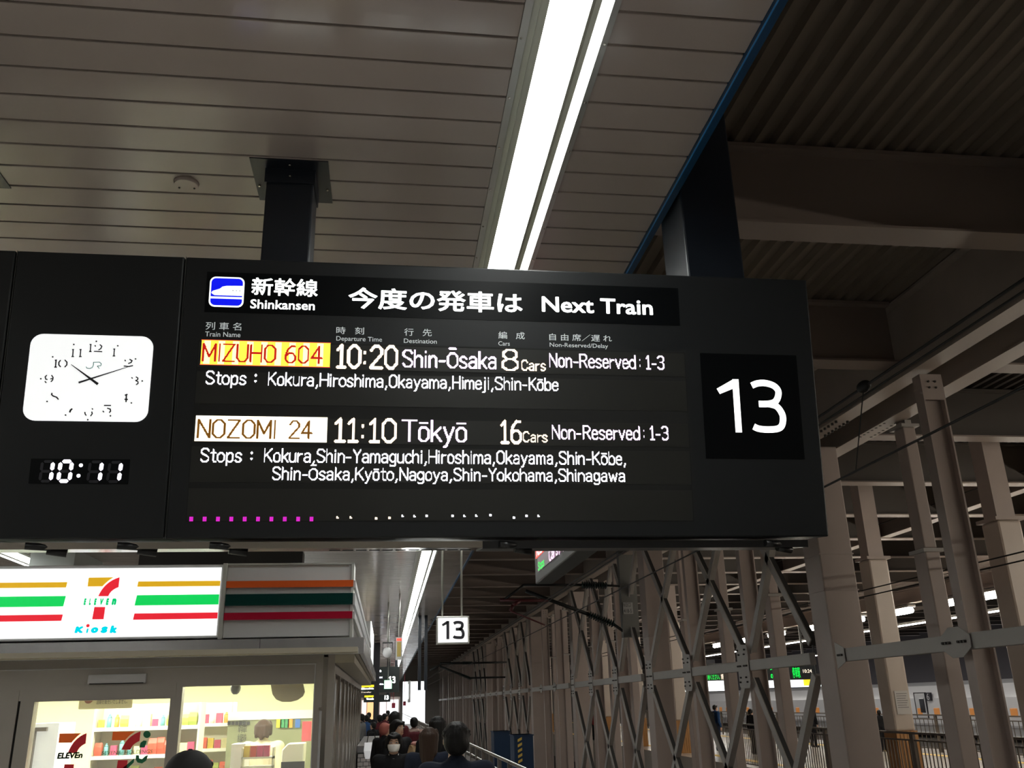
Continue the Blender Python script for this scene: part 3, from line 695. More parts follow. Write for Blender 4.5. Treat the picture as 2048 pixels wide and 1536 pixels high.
# amber and cream train-name labels
for (tl_, tr_, br_, bl_, mbg) in (((404.3, 680), (660, 687.7), (659.3, 734.6), (400.9, 728), m_lyel), ((393.7, 831.6), (655.3, 834.8), (653.4, 885.2), (389, 882.3), m_lcream)):
    zz1 = (L(*tl_)[1]+L(*tr_)[1])/2; zz0 = (L(*bl_)[1]+L(*br_)[1])/2; xx0 = L(*bl_)[0]; xx1 = L(*br_)[0]
    lb = MB().box(xx0, xx1, -0.0038, -0.0025, zz0, zz1).build('name_label', mbg, board)
    if mbg is m_lyel:
        k = 0; x = xx0+0.012
        while x < xx1-0.02:
            MB().box(x, x+0.030, -0.0042, -0.0038, zz0+0.002, zz1-0.002).build('bright_band', m_lyel2, lb); x += 0.066
        MB().box(xx0-0.002, xx1+0.002, -0.0036, -0.0025, zz1, zz1+0.003).box(xx0-0.002, xx1+0.002, -0.0036, -0.0025, zz0-0.003, zz0).build('label_edge', m_lorr, lb)
sled('lettering', 'MIZUHO 604', m_lred, (405, 721.5), (644.2, 727.5), 34, 24, 2.0)
sled('lettering', 'NOZOMI', m_locher, (394.8, 875.7), (549.8, 876.2), 35.5, 24, 2.1)
sled('lettering', '24', m_locher, (578.8, 876.7), (623.6, 877.2), 34.5, 24, 1.9)
for s_, m, bl, br, cap, th in (('10:20', m_ly, (673.7, 734.1), (793.7, 737.5), 43.5, 2.9), ('Shin-Ōsaka', m_lv, (805.6, 733.3), (991.8, 737.5), 32.5, 2.7), ('8', m_ly, (1004.5, 740.1), (1036.1, 740.5), 40, 2.8),
        ('Cars', m_ly, (1042.7, 740.5), (1090.7, 741.5), 19.5, 2.8), ('Non-Reserved', m_lv, (1098.6, 733.4), (1271, 737.4), 25.5, 2.5), (':', m_lv, (1279, 737.5), (1284, 737.6), 25, 2.5), ('1-3', m_lv, (1292, 738), (1328, 738.8), 25.5, 2.5),
        ('Stops', m_lw, (411.4, 767.6), (491.5, 769.5), 25, 2.5), (':', m_lw, (510, 769), (516, 769), 26, 3.2), ('Kokura,Hiroshima,Okayama,Himeji,Shin-Kōbe', m_lw, (536.1, 770.4), (1116.3, 781), 24.5, 2.5),
        ('11:10', m_ly, (669.8, 883), (791, 883.8), 44.5, 2.9), ('Tōkyō', m_lv, (804.2, 881.7), (932.5, 883.5), 41, 2.5), ('16', m_ly, (1002.4, 885.7), (1042.7, 885.7), 43, 2.8), ('Cars', m_ly, (1045.9, 883.8), (1094.1, 883.8), 19.5, 2.8),
        ('Non-Reserved', m_lv, (1103.9, 877.8), (1279, 879), 26, 2.4), (':', m_lv, (1287, 879), (1292, 879), 25, 2.4), ('1-3', m_lv, (1300, 879.4), (1336.7, 879.8), 26, 2.4),
        ('Stops', m_lw, (400.9, 923.4), (482.6, 924), 26, 2.5), (':', m_lw, (502, 924), (508, 924), 26, 3.2), ('Kokura,Shin-Yamaguchi,Hiroshima,Okayama,Shin-Kōbe,', m_lw, (528, 924.4), (1251, 928.4), 25.5, 2.5),
        ('Shin-Ōsaka,Kyōto,Nagoya,Shin-Yokohama,Shinagawa', m_lw, (544.5, 960), (1248.9, 962), 24.5, 2.5)):
    sled('lettering', s_, m, bl, br, cap, int(cap/1.75)+2, th*0.78)
# foot row of scrolled-off text: magenta blocks and stray lit cells
for k in range(10):
    u, v = L(383+26.7*k, 1038); c = 0.0042; m = MB()
    for i in range(4):
        for j in range(5): m.box(u+(i-2)*c, u+(i-2)*c+c*.8, -0.0045, -0.003, v+(j-2.5)*c, v+(j-2.5)*c+c*.8)
    m.build('lit_dots', m_lmag, board)
random.seed(3)
for px, py in ((675, 1035), (701.5, 1035), (752, 1037), (778.7, 1036), (805, 1032), (828.8, 1032.5), (853, 1032), (904.8, 1032), (928.5, 1032), (952.3, 1031.5), (980.5, 1030.5), (1027.4, 1035.5), (1052.5, 1032), (1076.7, 1032)):
    u, v = L(px, py); c = 0.005; m = MB(); ii = random.choice(((0, 0), (0, 1)))
    m.box(u-c, u+c*.3, -0.0045, -0.003, v-c, v+c*1.2); m.box(u, u+c*1.3, -0.0045, -0.003, v-c, v+c*ii[1]); m.build('lit_dots', m_ly if px < 800 else m_lw, board)
# platform number
plate('number_glass', m_glassblk, (1412, 917), (1592, 711))
(a, b), (c, e) = L(1438.5, 864.5), L(1565.5, 761); thirteen('platform_number', m_txt13, board, a, b, c, e, -0.0045, 0.033)
# clock
(cx0, cz0), (cx1, cz1) = L(44.5, 841), L(308.5, 674)
clock = MB().prism(rrect(cx0, cx1, cz0, cz1, 0.055, 8), -0.006, 0.0).build('clock_face', m_clock, board)
def CL(x, y): return L(30+x/6.827, 650+y/6.827)
c0 = CL(1042, 742)
def cnum(s_, x0, y0, x1, y1, off=-0.01):
    a = CL(x0, y1); b = CL(x1, y0); txt('numeral', s_, m_clockink, clock, a[0], a[1], b[0], b[1], d=-0.007, off=off)
def strokes(pls, w0, name, m, par, d0=-0.0075, d1=-0.0065, conv=None):
    mb = MB()
    for pl in pls:
        p = [Vector((*conv(*q), 0)) for q in pl]
        for i, (a, b) in enumerate(zip(p[:-1], p[1:])):
            d = (b-a).normalized(); nrm = Vector((-d.y, d.x, 0))*w0/2; e = d*w0*0.3
            q = [a-nrm-e, b-nrm+e, b+nrm+e, a+nrm-e]; mb.prism([(t.x, t.y) for t in q], d0, d1)
    return mb.build(name, m, par)
def one(x, y0, y1): return [[(x, y0), (x-8, y1)], [(x-12, y0+4), (x+6, y0+2)], [(x-20, y1), (x+6, y1)]]
def sw(*p): return [list(p)]
w_ = 0.0052
strokes(one(1042, 268, 368)+[[(1168, 275), (1192, 295), (1180, 325), (1150, 345)], [(1090, 365), (1192, 370)], [(1100, 285), (1106, 295)]], w_, 'numeral', m_clockink, clock, conv=CL)
strokes(one(1364, 330, 428), w_, 'numeral', m_clockink, clock, conv=CL)
strokes([[(1572, 474), (1604, 492), (1590, 518), (1556, 530)], [(1496, 565), (1560, 572), (1612, 560)], [(1508, 485), (1514, 495)]], w_*1.1, 'numeral', m_clockink, clock, conv=CL)
strokes([[(1660, 714), (1684, 730), (1680, 752), (1652, 762), (1686, 780), (1684, 804), (1662, 818)], [(1600, 722), (1608, 732)]], w_, 'numeral', m_clockink, clock, conv=CL)
strokes([[(1527, 952), (1522, 1052)], [(1505, 1018), (1542, 1020)], [(1510, 962), (1538, 952)]], w_*1.2, 'numeral', m_clockink, clock, conv=CL)
strokes([[(1226, 1102), (1312, 1102)], [(1268, 1140), (1306, 1152), (1312, 1180), (1295, 1198)], [(1208, 1180), (1218, 1192)]], w_*1.1, 'numeral', m_clockink, clock, conv=CL)
strokes([[(960, 1195), (965, 1220), (978, 1238)], [(1055, 1190), (1062, 1215), (1040, 1245)], [(1060, 1145), (1068, 1155)]], w_, 'numeral', m_clockink, clock, conv=CL)
strokes([[(784, 1150), (765, 1168), (756, 1192)]], w_*1.5, 'numeral', m_clockink, clock, conv=CL)
strokes([[(512, 935), (508, 955), (530, 975), (575, 990), (598, 1018)]], w_*1.2, 'numeral', m_clockink, clock, conv=CL)
strokes([[(440, 692), (420, 712), (428, 745), (448, 748)], [(508, 692), (528, 722), (522, 755), (500, 778)], [(418, 775), (432, 792)], [(495, 740), (525, 735)]], w_, 'numeral', m_clockink, clock, conv=CL)
strokes(one(568, 482, 580)+[[(628, 488), (606, 515), (606, 550), (628, 575)], [(690, 485), (716, 512), (714, 550), (688, 578)]], w_*1.1, 'numeral', m_clockink, clock, conv=CL)
strokes(one(802, 338, 436)+one(905, 338, 436), w_, 'numeral', m_clockink, clock, conv=CL)
dt = None
for x, y in ((1117, 228), (1409, 289), (1652, 468), (1743, 769), (1595, 1068), (1309, 1244), (1000, 1297), (698, 1233), (445, 1048), (360, 738), (522, 440), (810, 271)):
    u, v = CL(x, y)
    if dt is None: dt = MB().cyl((0, -0.008, 0), (0, -0.006, 0), 0.0038, n=10).build('minute_dot', m_clockink, clock); dt.location = (u, 0, v)
    else: share(dt, (u, 0, v), clock)
strokes([[(978, 575), (988, 594), (1030, 600), (1062, 585), (1078, 550), (1078, 515), (1160, 512), (1186, 535), (1178, 560), (1130, 566), (1158, 598)]], 0.0032, 'railway_emblem', m_teal, clock, conv=CL)
def hand(tip, tail, wt, wb, name, d):
    a = Vector(CL(*tail)); b = Vector(CL(*tip)); dd = (b-a).normalized(); nn = Vector((-dd.y, dd.x))
    MB().prism([tuple(a-nn*wb/2), tuple(b-nn*wt/2), tuple(b+nn*wt/2), tuple(a+nn*wb/2)], d, d+0.0015).build(name, m_clockink, clock)
hand((775, 545), (1142, 815), 0.003, 0.0125, 'hour_hand', -0.011); hand((1612, 562), (880, 795), 0.002, 0.009, 'minute_hand', -0.0135)
MB().cyl((c0[0], -0.015, c0[1]), (c0[0], -0.006, c0[1]), 0.006).build('hand_pin', m_clockink, clock)
# digital clock
MB().box(L(60, 940)[0], L(259, 940)[0], -0.002, 0, L(150, 968)[1], L(160, 918)[1]).build('digital_window', m_glassblk, board)
def D(x, y): return L(x/2.438, 480+y/2.438)
def seg7(x0, x1, y0, y1, on, nm):
    """crop coordinates; segments a b c d e f g"""
    sk = 13
    ym = (y0+y1)/2
    P = {'a': ((x0+6+sk, y0), (x1-2+sk, y0)), 'b': ((x1+sk, y0+4), (x1+sk/2, ym-3)), 'c': ((x1+sk/2, ym+3), (x1, y1-4)), 'd': ((x0+4, y1), (x1-4, y1)), 'e': ((x0+sk/2, ym+3), (x0, y1-4)), 'f': ((x0+sk, y0+4), (x0+sk/2, ym-3)), 'g': ((x0+6, ym), (x1-2, ym))}
    for lit, m, w in ((True, m_digit, 0.017), (False, m_digit_off, 0.012)):
        mb = MB()
        for k, (p, q) in P.items():
            if (k in on) != lit: continue
            a = Vector(D(*p)); b = Vector(D(*q)); d = (b-a).normalized(); n_ = Vector((-d.y, d.x))*w/2; e = d*w*0.45
            dd = -0.0045 if lit else -0.003
            mb.prism([tuple(a), tuple(a+e-n_), tuple(b-e-n_), tuple(b), tuple(b-e+n_), tuple(a+e+n_)], dd, dd+0.001)
        mb.build('digit' if lit else 'unlit_digit', m, board)
seg7(195, 248, 1080, 1176, 'bc', '1'); seg7(285, 340, 1080, 1176, 'abcdef', '0'); seg7(428, 486, 1082, 1178, 'bc', '1'); seg7(524, 580, 1084, 1178, 'bc', '1')
for x, y in ((396, 1099), (384, 1150)):
    u, v = D(x, y); MB().cyl((u, -0.0045, v), (u, -0.003, v), 0.0085, n=12).build('colon_dot', m_digit, board)
# screws along the top edge
for px, py in ((814, 528), (846, 529), (1188, 543), (1218, 544), (1545, 557), (1573, 558)):
    u, v = L(px, py); MB().cyl((u, 0.03, HB), (u, 0.03, HB+0.008), 0.004, n=6).build('screw', m_steel, board)

# ---- posts carrying the board
def post(name, lab, x0, x1, y0, y1, z0, z1, flange):
    t = thing(name, lab, 'post', ((x0+x1)/2, (y0+y1)/2, z0)); W = (x1-x0)/2; Dp = (y1-y0)/2
    MB().box(-W, W, -Dp, Dp, 0, z1-z0).build('shaft', m_navy, t, bev=0.01)
    if flange:
        MB().box(-W-.08, W+.08, -0.21, 0.21, z1-z0-0.006, z1-z0).build('ceiling_plate', m_navy, t)
        MB().box(-W-.008, W+.008, -Dp-.008, Dp+.008, z1-z0-0.09, z1-z0-0.006).build('collar', m_navy, t)
        b = MB().ball((0, 0, 0), 0.008, n=8, m=4).build('bolt', m_steel, t); b.location = (0.0, -Dp-0.01, z1-z0-0.05)
        for q in ((W+.06, 0.06, z1-z0-0.01), (-W-.06, 0.05, z1-z0-0.01), (0, -0.17, z1-z0-0.01)): share(b, q, t)
    return t
post('board_post', 'dark square post with ceiling plate carrying the middle of the departure board', -0.69, -0.442, 4.27, 4.50, 3.92, 4.6, True)
post('board_post', 'dark square post whose ceiling plate shows beside the frame edge, over the clock', -2.43, -2.18, 4.27, 4.50, 3.92, 4.6, True)
post('board_post', 'tall dark square post rising past the blue ceiling edge', 1.615, 1.945, 4.30, 4.68, 3.9, 6.72, False)

# ================================================================== small hanging sign 13
def hang(name, lab, x0, x1, y, z0, z1, dep, rods, mcase, ztop=4.6):
    t = thing(name, lab, 'sign', (x0, y, z0)); W = x1-x0; H = z1-z0
    MB().box(0, W, 0, dep, 0, H).build('casing', mcase, t, bev=0.006)
    for r in rods: MB().cyl((r*W, dep/2, H), (r*W, dep/2, ztop-z0), 0.013, n=8).build('rod', m_rim, t)
    return t, W, H
t, W, H = hang('platform_sign', 'small square white sign with black 13 hanging on two rods', 0.575, 0.965, 11, 2.53, 2.85, 0.07, (0.18, 0.78), m_rim)
MB().box(0.018, W-0.018, -0.004, 0, 0.018, H-0.018).build('sign_face', mat('sign_face_lit', (0.8, 0.8, 0.8), 0.5, emit=(1, 1, 1), es=0.75), t)
thirteen('platform_number', m_clockink, t, 0.062, 0.055, W-0.055, H-0.055, -0.006, 0.034)

# side display seen edge-on from below
t = thing('side_display', 'small lit destination display seen obliquely under the board, facing the platform', 'display', (1.33, 6.1, 2.87))
MB().box(0, 0.16, 0.0, 2.10, 0, 1.0).build('casing', mat('display_grey', (0.032, 0.032, 0.034), 0.45), t, bev=0.01)
MB().box(-0.003, 0, 0.12, 1.93, 0.085, 0.95).build('screen', mat('screen_off', (0.10, 0.07, 0.085), 0.3, emit=(0.5, 0.3, 0.4), es=0.12), t)
def SX(px, py): q = atX(px, py, 1.327); return q.y-6.1, q.z-2.87
def xled(s_, m, bl, br, cap, th=3.0):
    a = SX(*bl); b = SX(*br); h = SX(bl[0], bl[1]-cap)[1]-a[1]
    me_o = led_text('lettering', s_, m, t, 0, 0, abs(b[0]-a[0]), h, 14, th, 0)
    for v in me_o.data.vertices: v.co = (-0.006, a[0]-v.co.x, (a[1]+b[1])/2+v.co.z)
a = SX(1072, 1115); b = SX(1090, 1104); c_ = SX(1071, 1091)
MB().box(-0.005, -0.003, b[0], a[0], (a[1]+b[1])/2, c_[1]).build('name_label', m_lorr, t)
xled('NOZO', m_lw, (1074, 1111), (1088, 1101), 20, 2.4); xled('Stops', m_lgrn, (1077, 1140), (1089, 1131), 15, 2.4); xled('10', m_lpink, (1092, 1095), (1100, 1089), 14)
xled('Cars', m_lpink, (1099, 1122), (1116, 1108), 22); xled('Kok', m_lpink, (1119, 1105), (1145, 1088), 30)
MB().box(0.03, 0.10, 0.1, 0.18, 1.0, 1.73).build('bracket', m_navy, t); MB().box(0.03, 0.10, 1.8, 1.88, 1.0, 1.73).build('bracket', m_navy, t)

# ================================================================== KIOSK
KY = 10.0
def K(cx, cy, Y=KY): p = atY(cx/3.227, 1060+cy/3.227, Y); return p.x, p.z          # from zoomed crops of the sign area
def K2(cx, cy, Y=KY): p = atY(400+cx/3.228, 1060+cy/3.228, Y); return p.x, p.z
kx = -0.54; kl = -6.6; kd = 21.0
m_kwall = mat('kiosk_wall', (0.30, 0.27, 0.245), 0.4, 0.1, var=0.05)
m_kwall2 = mat('kiosk_panel', (0.42, 0.41, 0.42), 0.35, var=0.05)
m_kgrey = mat('kiosk_fascia', (0.50, 0.50, 0.50), 0.35, var=0.06)
m_shopwall = mat('shop_wall', (0.85, 0.85, 0.62), 0.6)
m_shopceil = mat('shop_ceiling', (0.9, 0.9, 0.85), 0.6)
kiosk = thing('kiosk', 'convenience kiosk with lit striped shop sign, steel fascia and bright windows', 'kiosk', (0, KY, 0))
def kb(name, m, *bx, par=None, bev=0.0):
    mb = MB()
    for b in bx: mb.box(*b)
    return mb.build(name, m, par or kiosk, bev=bev)
# (kiosk space: y=0 is the shop front)
ZG = 2.10; ZF0 = 2.385; ZF1 = 2.555; ZS1 = 3.335
w2l, w2r = -2.06, -0.735; w1l, w1r = -3.47, -2.17; wl_r = -3.93
kb('header_wall', m_kwall, (kl, kx-0.12, 0.0, 0.12, ZG, 2.39)); kb('lintel', m_kwall, (-3.62, -2.12, -0.006, 0.06, 2.0, ZG+0.04))
kb('wall_pier', m_kwall, (w2r, kx-0.12, 0, 0.12, 0, ZG)); kb('mullion', m_kwall, (w1r, w2l, 0, 0.12, 0, 2.1)); 
kb('door_frame', m_kwall, (-3.60, w1l, 0, 0.12, 0, 2.05), (w1l, w1r, 0.0, 0.12, 1.99, 2.05)); kb('wall_pier', m_kwall, (wl_r, -3.625, 0, 0.12, 0, ZG)); kb('frame_seam', m_seam, (-3.625, -3.60, 0.02, 0.12, 0, 2.05))
kb('wall_below_window', m_kwall, (w2l, w2r, 0, 0.12, 0, 0.75)); kb('wall_below_window', m_kwall, (kl, wl_r, 0, 0.12, 0, 0.75))
kb('corner_panel', m_kwall2, (w2r+0.055, kx-0.115, -0.012, 0, 0.65, 1.83), bev=0.004); kb('chrome_strip', m_steel, (w2r+0.05, kx-0.10, -0.02, 0, 1.845, 1.862)); kb('chrome_strip', m_steel, (w2r+0.05, kx-0.10, -0.02, 0, 0.62, 0.64))
kb('corner_panel', m_kwall2, (w2r+0.055, kx-0.115, -0.012, 0, 0.05, 0.60), bev=0.004)
kb('frame_groove', m_kwall2, (kl, kx-0.20, -0.012, 0, 2.29, 2.30), (kx-0.205, kx-0.195, -0.012, 0, 0, 2.30))
kb('corner_post', m_steel, (kx-0.12, kx-0.07, 0, 0.06, 0, 2.36)); kb('corner_post', m_kwall, (kx-0.07, kx, 0.0, 0.12, 0, 2.39))
# side wall with framed panels
for k in range(9):
    y0 = 0.14+k*1.18
    kb('side_panel', mat('kiosk_side', (0.42, 0.36, 0.28), 0.22, 0.5, var=0.1), (kx-0.06, kx-0.02, y0+0.06, y0+1.12, 0.15, 2.16), bev=0.004)
kb('side_wall', m_kwall, (kx-0.12, kx-0.06, 0.12, kd-KY, 0, 2.39)); kb('side_frame', m_kwall, (kx-0.06, kx, 0.12, kd-KY, 2.2, 2.36), (kx-0.06, kx, 0.12, kd-KY, 0, 0.15))
for k in range(10): kb('side_mullion', m_kwall, (kx-0.06, kx, 0.10+k*1.18, 0.20+k*1.18, 0.15, 2.2))
# overhang and stainless fascia
kb('overhang', mat('overhang_soffit', (0.40, 0.36, 0.28), 0.45), (kl, -0.30, -0.35, kd-KY+0.3, 2.39, 2.44))
kb('overhang_slope', mat('overhang_soffit', (0.4, 0.36, 0.28)), (kx, -0.34, 0.0, kd-KY+0.2, 2.30, 2.39))
fy = -0.02
kb('steel_fascia', mat('brushed_fascia', (0.42, 0.41, 0.42), 0.25, 0.6, var=0.15, vscale=2.0, stretch=(3, 1, 0.2)), (kl, -1.32, fy-0.02, fy+0.05, ZF0, ZF1), bev=0.006)
kb('steel_fascia', MATS['brushed_fascia'], (-1.316, -0.24, fy-0.02, fy+0.05, ZF0, ZF1), (-0.29, -0.24, fy+0.05, 11.3, ZF0, ZF1), bev=0.006)
# lit sign
sx1 = -1.715; st = 0.0
kb('sign_casing', m_kgrey, (kl, sx1, 0.0, 0.5, 2.575, ZS1), bev=0.01)
kb('sign_lightbox', mat('lightbox_white', (0.95, 0.95, 0.95), 0.5, emit=(0.98, 1.0, 1.0), es=0.93), (kl, sx1-0.055, -0.012, 0.0, 2.60, ZS1-0.035))
m_sy = mat('stripe_yellow', (0.7, 0.42, 0.01), 0.5, emit=(0.72, 0.40, 0.01), es=0.75)
m_sg = mat('stripe_green', (0.0, 0.5, 0.1), 0.5, emit=(0.0, 0.60, 0.09), es=0.9)
m_sr = mat('stripe_red', (0.7, 0.02, 0.03), 0.5, emit=(0.75, 0.012, 0.03), es=0.85)
m_steal = mat('logo_teal', (0.0, 0.45, 0.5), 0.5, emit=(0.0, 0.47, 0.52), es=0.85)
m_sgl = mat('logo_green', (0.0, 0.4, 0.15), 0.5, emit=(0.0, 0.42, 0.17), es=0.85)
lbx = kiosk
def poly(name, pts, m, conv, d=-0.015, par=None, y=0): 
    return MB().prism([conv(*p) for p in pts], d+y, d+0.003+y).build(name, m, par or kiosk)
for (cy0, cy1, ya, yb, m, xe, xs) in ((338, 372, 331, 364, m_sy, 433, 892), (429, 496, 418, 483, m_sg, 419, 879), (549, 590, 535, 574, m_sr, 403, 866)):
    zt_ = K(xe, cy0-1)[1]; zb_ = K(xe, cy1)[1]; zt2 = K(xs, ya+3)[1]; zb2 = K(xs, yb+3)[1]; zt_ = (zt_+zt2)/2; zb_ = (zb_+zb2)/2
    a = K(xe, (cy0+cy1)/2)[0]; b = K(xs, (ya+yb)/2)[0]; e = 0.06*(zt_-zb_)
    MB().prism([(kl, zb_), (a-e, zb_), (a+e, zt_), (kl, zt_)], -0.016, -0.012).build('sign_stripe', m, kiosk)
    MB().prism([(b-e, zb_), (sx1-0.056, zb_), (sx1-0.056, zt_), (b+e, zt_)], -0.016, -0.012).build('sign_stripe', m, kiosk)
def KL(cx, cy): p = atY(130+cx/10.97, 1140+cy/10.97, KY); return p.x, p.z
def curve(a, c, b, n=8): return [((1-t)**2*a[0]+2*t*(1-t)*c[0]+t*t*b[0], (1-t)**2*a[1]+2*t*(1-t)*c[1]+t*t*b[1]) for t in [k/n for k in range(n+1)]]
def logo7(conv, my, mr, par=None, dy=0, d=-0.016, low=True):
    MB().prism([conv(*p) for p in [(505, 365), (530, 172)]+curve((1075, 165), (950, 230), (830, 362))], d+dy, d+dy+0.003).build('logo_top_bar', my, par or kiosk)
    MB().prism([conv(*p) for p in curve((1207, 163), (880, 260), (738, 578))+curve((958, 578), (1010, 440), (1182, 380))], d+dy, d+dy+0.003).build('logo_stroke', mr, par or kiosk)
    if low: MB().prism([conv(*p) for p in [(655, 815), (892, 815), (855, 1083), (605, 1085)]], d+dy, d+dy+0.003).build('logo_foot', mr, par or kiosk)
logo7(KL, m_sy, m_sr)
for ch, x0, x1 in (('E', 415, 485), ('L', 532, 590), ('E', 640, 712), ('V', 768, 862), ('E', 902, 982), ('n', 1028, 1145)):
    a = KL(x0, 772); b = KL(x1, 625); txt('logo_lettering', ch, m_sgl, kiosk, a[0], a[1], b[0], b[1], d=-0.016, off=0.085, shear=0.12)
for ch, x0, x1, y0 in (('K', 215, 425, 1238), ('ı', 470, 530, 1285), ('o', 570, 750, 1255), ('s', 785, 955, 1240), ('k', 985, 1165, 1218)):
    a = KL(x0, 1388); b = KL(x1, y0); txt('logo_lettering', ch, m_steal, kiosk, a[0], a[1], b[0], b[1], d=-0.016, off=0.09, shear=0.12)
c = KL(512, 1224); MB().cyl((c[0], -0.016, c[1]), (c[0], -0.012, c[1]), 0.0165, n=16).build('logo_dot', m_sr, kiosk)
# unlit grey sign with three proud bars
bx1 = -0.372
kb('grey_sign_panel', m_kgrey, (sx1+0.005, bx1-0.03, 0.03, 0.4, 2.575, ZS1-0.01), bev=0.004); kb('sign_edge_frame', m_rim, (sx1-0.04, sx1+0.005, -0.015, 0.1, 2.56, ZS1+0.01), (bx1-0.03, bx1, -0.0, 0.4, 2.56, ZS1+0.01), (sx1, bx1, 0.0, 0.4, ZS1-0.01, ZS1+0.01), bev=0.003)
m_bo = mat('bar_orange', (0.62, 0.10, 0.02), 0.12, coat=1.0); m_bg = mat('bar_green', (0.004, 0.035, 0.03), 0.08, coat=1.0); m_br = mat('bar_red', (0.36, 0.008, 0.03), 0.12, coat=1.0)
for (ca, cb_, m) in ((328, 372, m_bo), (412, 487, m_bg), (530, 578, m_br)):
    z1_ = K2(600, ca)[1]; z0_ = K2(600, cb_)[1]
    kb('sign_bar', m, (sx1+0.01, bx1-0.005, -0.03, 0.03, z0_, z1_), bev=0.003)
    kb('side_sign_bar', m_kgrey, (bx1-0.03, bx1+0.02, 0.0, 10.9, z0_, z1_))
kb('side_sign_panel', m_kgrey, (bx1-0.06, bx1-0.03, 0.4, 10.9, 2.575, ZS1-0.01))
kb('roof_slab', m_kwall, (kl, bx1-0.06, 0.02, 10.9, ZS1-0.03, ZS1-0.012))
# air curtain box over the door
kb('air_curtain', m_kwall2, (-2.98, -2.42, -0.04, 0.0, 2.145, 2.235), bev=0.006); kb('air_slot', m_seam, (-2.96, -2.44, -0.042, -0.03, 2.142, 2.15))
# glazing
m_glass = mat('shop_glass', (1, 1, 1), 0.02, alpha=0.12, spec=0.5)
for n_, (a, b, z0_, z1_) in enumerate(((w1l, w1r, 0.1, 1.99), (w2l, w2r, 0.75, ZG), (kl, wl_r, 0.75, 2.1))): kb('window_pane', m_glass, (a, b, 0.05, 0.056, z0_, z1_))
# interior shell
kb('shop_floor', m_shopceil, (kl, kx-0.12, 0.12, 4.6, 0.0, 0.02)); kb('shop_back_wall', m_shopwall, (kl, kx-0.12, 4.6, 4.7, 0, 2.38)); kb('shop_ceiling', m_shopceil, (kl, kx-0.12, 0.12, 4.6, 2.30, 2.38)); kb('shop_side_wall', m_shopwall, (kl, kl+0.05, 0.12, 4.6, 0, 2.38))
kb('inner_side_wall', m_shopwall, (kx-0.16, kx-0.12, 0.12, 4.6, 0, 2.3))
m_shoplamp = mat('shop_lamp', (1, 1, 1), 0.5, emit=(1.0, 1.0, 0.80), es=60.0)
for x in (-5.6, -4.2, -2.9, -1.5):
    for y in (0.9, 2.6): kb('shop_lamp', m_shoplamp, (x-0.45, x+0.45, y, y+0.22, 2.27, 2.30))
kb('counter_wall', mat('olive_panel', (0.25, 0.27, 0.16), 0.5), (-1.95, kx-0.13, 2.3, 2.36, 0, 1.74)); kb('counter_header', m_shopceil, (-1.95, kx-0.13, 2.27, 2.3, 1.74, 1.84))
# caption squares and price cards on the counter header
def S3(cx, cy, Y): p = atY(420+cx/8.258, 1350+cy/8.258, Y); return p.x, p.z
for k in range(6):
    a, z = S3(315+63*k, 797, KY+2.26); kb('caption_tile', m_clockink, (a-0.019, a+0.019, 2.262, 2.268, z-0.02, z+0.02))
for cx, m in ((1137, mat('card_yellow', (0.8, 0.7, 0.05))), (1198, mat('card_green', (0.05, 0.3, 0.12))), (1265, MATS['card_green']), (1322, mat('card_orange', (0.8, 0.35, 0.05))), (1447, mat('card_blue', (0.05, 0.15, 0.5)))):
    a, z = S3(cx, 800, KY+2.26); kb('price_card', m, (a-0.03, a+0.03, 2.26, 2.27, z-0.05, z+0.05))
a, z0_ = S3(450, 1120, KY+2.3); txt('menu_lettering', '新\n幹\n線', m_clockink, kiosk, a, z0_, a+0.06, z0_+0.33, d=2.297); a, z0_ = S3(515, 1120, KY+2.3); txt('menu_lettering', '発\n車\n時', m_clockink, kiosk, a, z0_, a+0.06, z0_+0.33, d=2.297); a, z0_ = S3(555, 1120, KY+2.3)
# beige half-round blind and dark camera dome at the second window
p = [S3(*q, KY+0.2) for q in ((1010, 150), (1540, 130), (1572, 280), (1540, 350), (1450, 415), (1340, 445), (1200, 445), (1100, 405), (1040, 320))]
MB().prism(p, 0.15, 0.19).build('paper_lantern_card', mat('beige_card', (0.34, 0.28, 0.15), 0.6), kiosk)
a, z = S3(425, 190, KY+0.4); MB().ball((a, 0.4, z-0.01), 0.055, 0.055, 0.075).build('camera_dome', m_black, kiosk)
# window stickers
def W1(cx, cy): p = atY(cx/7.835, 1340+cy/7.835, KY+0.04); return p.x, p.z
def mapbox(conv, x0, y0, x1, y1):  # maps logo crop coordinates (505..1207, 163..1085) into a box
    return lambda cx, cy: conv(x0+(cx-505)/(1207-505)*(x1-x0), y0+(cy-163)/(1085-163)*(y1-y0))
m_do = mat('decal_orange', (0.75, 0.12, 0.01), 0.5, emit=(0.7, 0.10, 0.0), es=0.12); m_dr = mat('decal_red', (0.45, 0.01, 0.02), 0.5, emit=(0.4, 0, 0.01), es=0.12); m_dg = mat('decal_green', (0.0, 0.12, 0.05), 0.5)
logo7(mapbox(W1, 915, 990, 1355, 1680), m_do, m_dr, dy=0.05, d=-0.006)
a = W1(890, 1395); b = W1(1302, 1283); txt('decal_lettering', 'ELEVEn', m_dg, kiosk, a[0], a[1], b[0], b[1], d=0.042, off=0.05, shear=0.12)
def W2(cx, cy): p = atY(190+cx/7.835, 1340+cy/7.835, KY+0.04); return p.x, p.z
logo7(mapbox(W2, 262, 962, 712, 1600), m_do, m_dr, dy=0.05, d=-0.006)
MB().prism([W2(*p) for p in [(812+58*math.cos(t), 1010-56*math.sin(t)) for t in [k*math.pi/8 for k in range(16)]]], 0.044, 0.047).build('decal_dot', m_dg, kiosk)
MB().prism([W2(*p) for p in ((690, 1215), (712, 1140), (760, 1105), (808, 1110), (800, 1150), (775, 1215))], 0.044, 0.047).build('decal_stem', m_dg, kiosk)
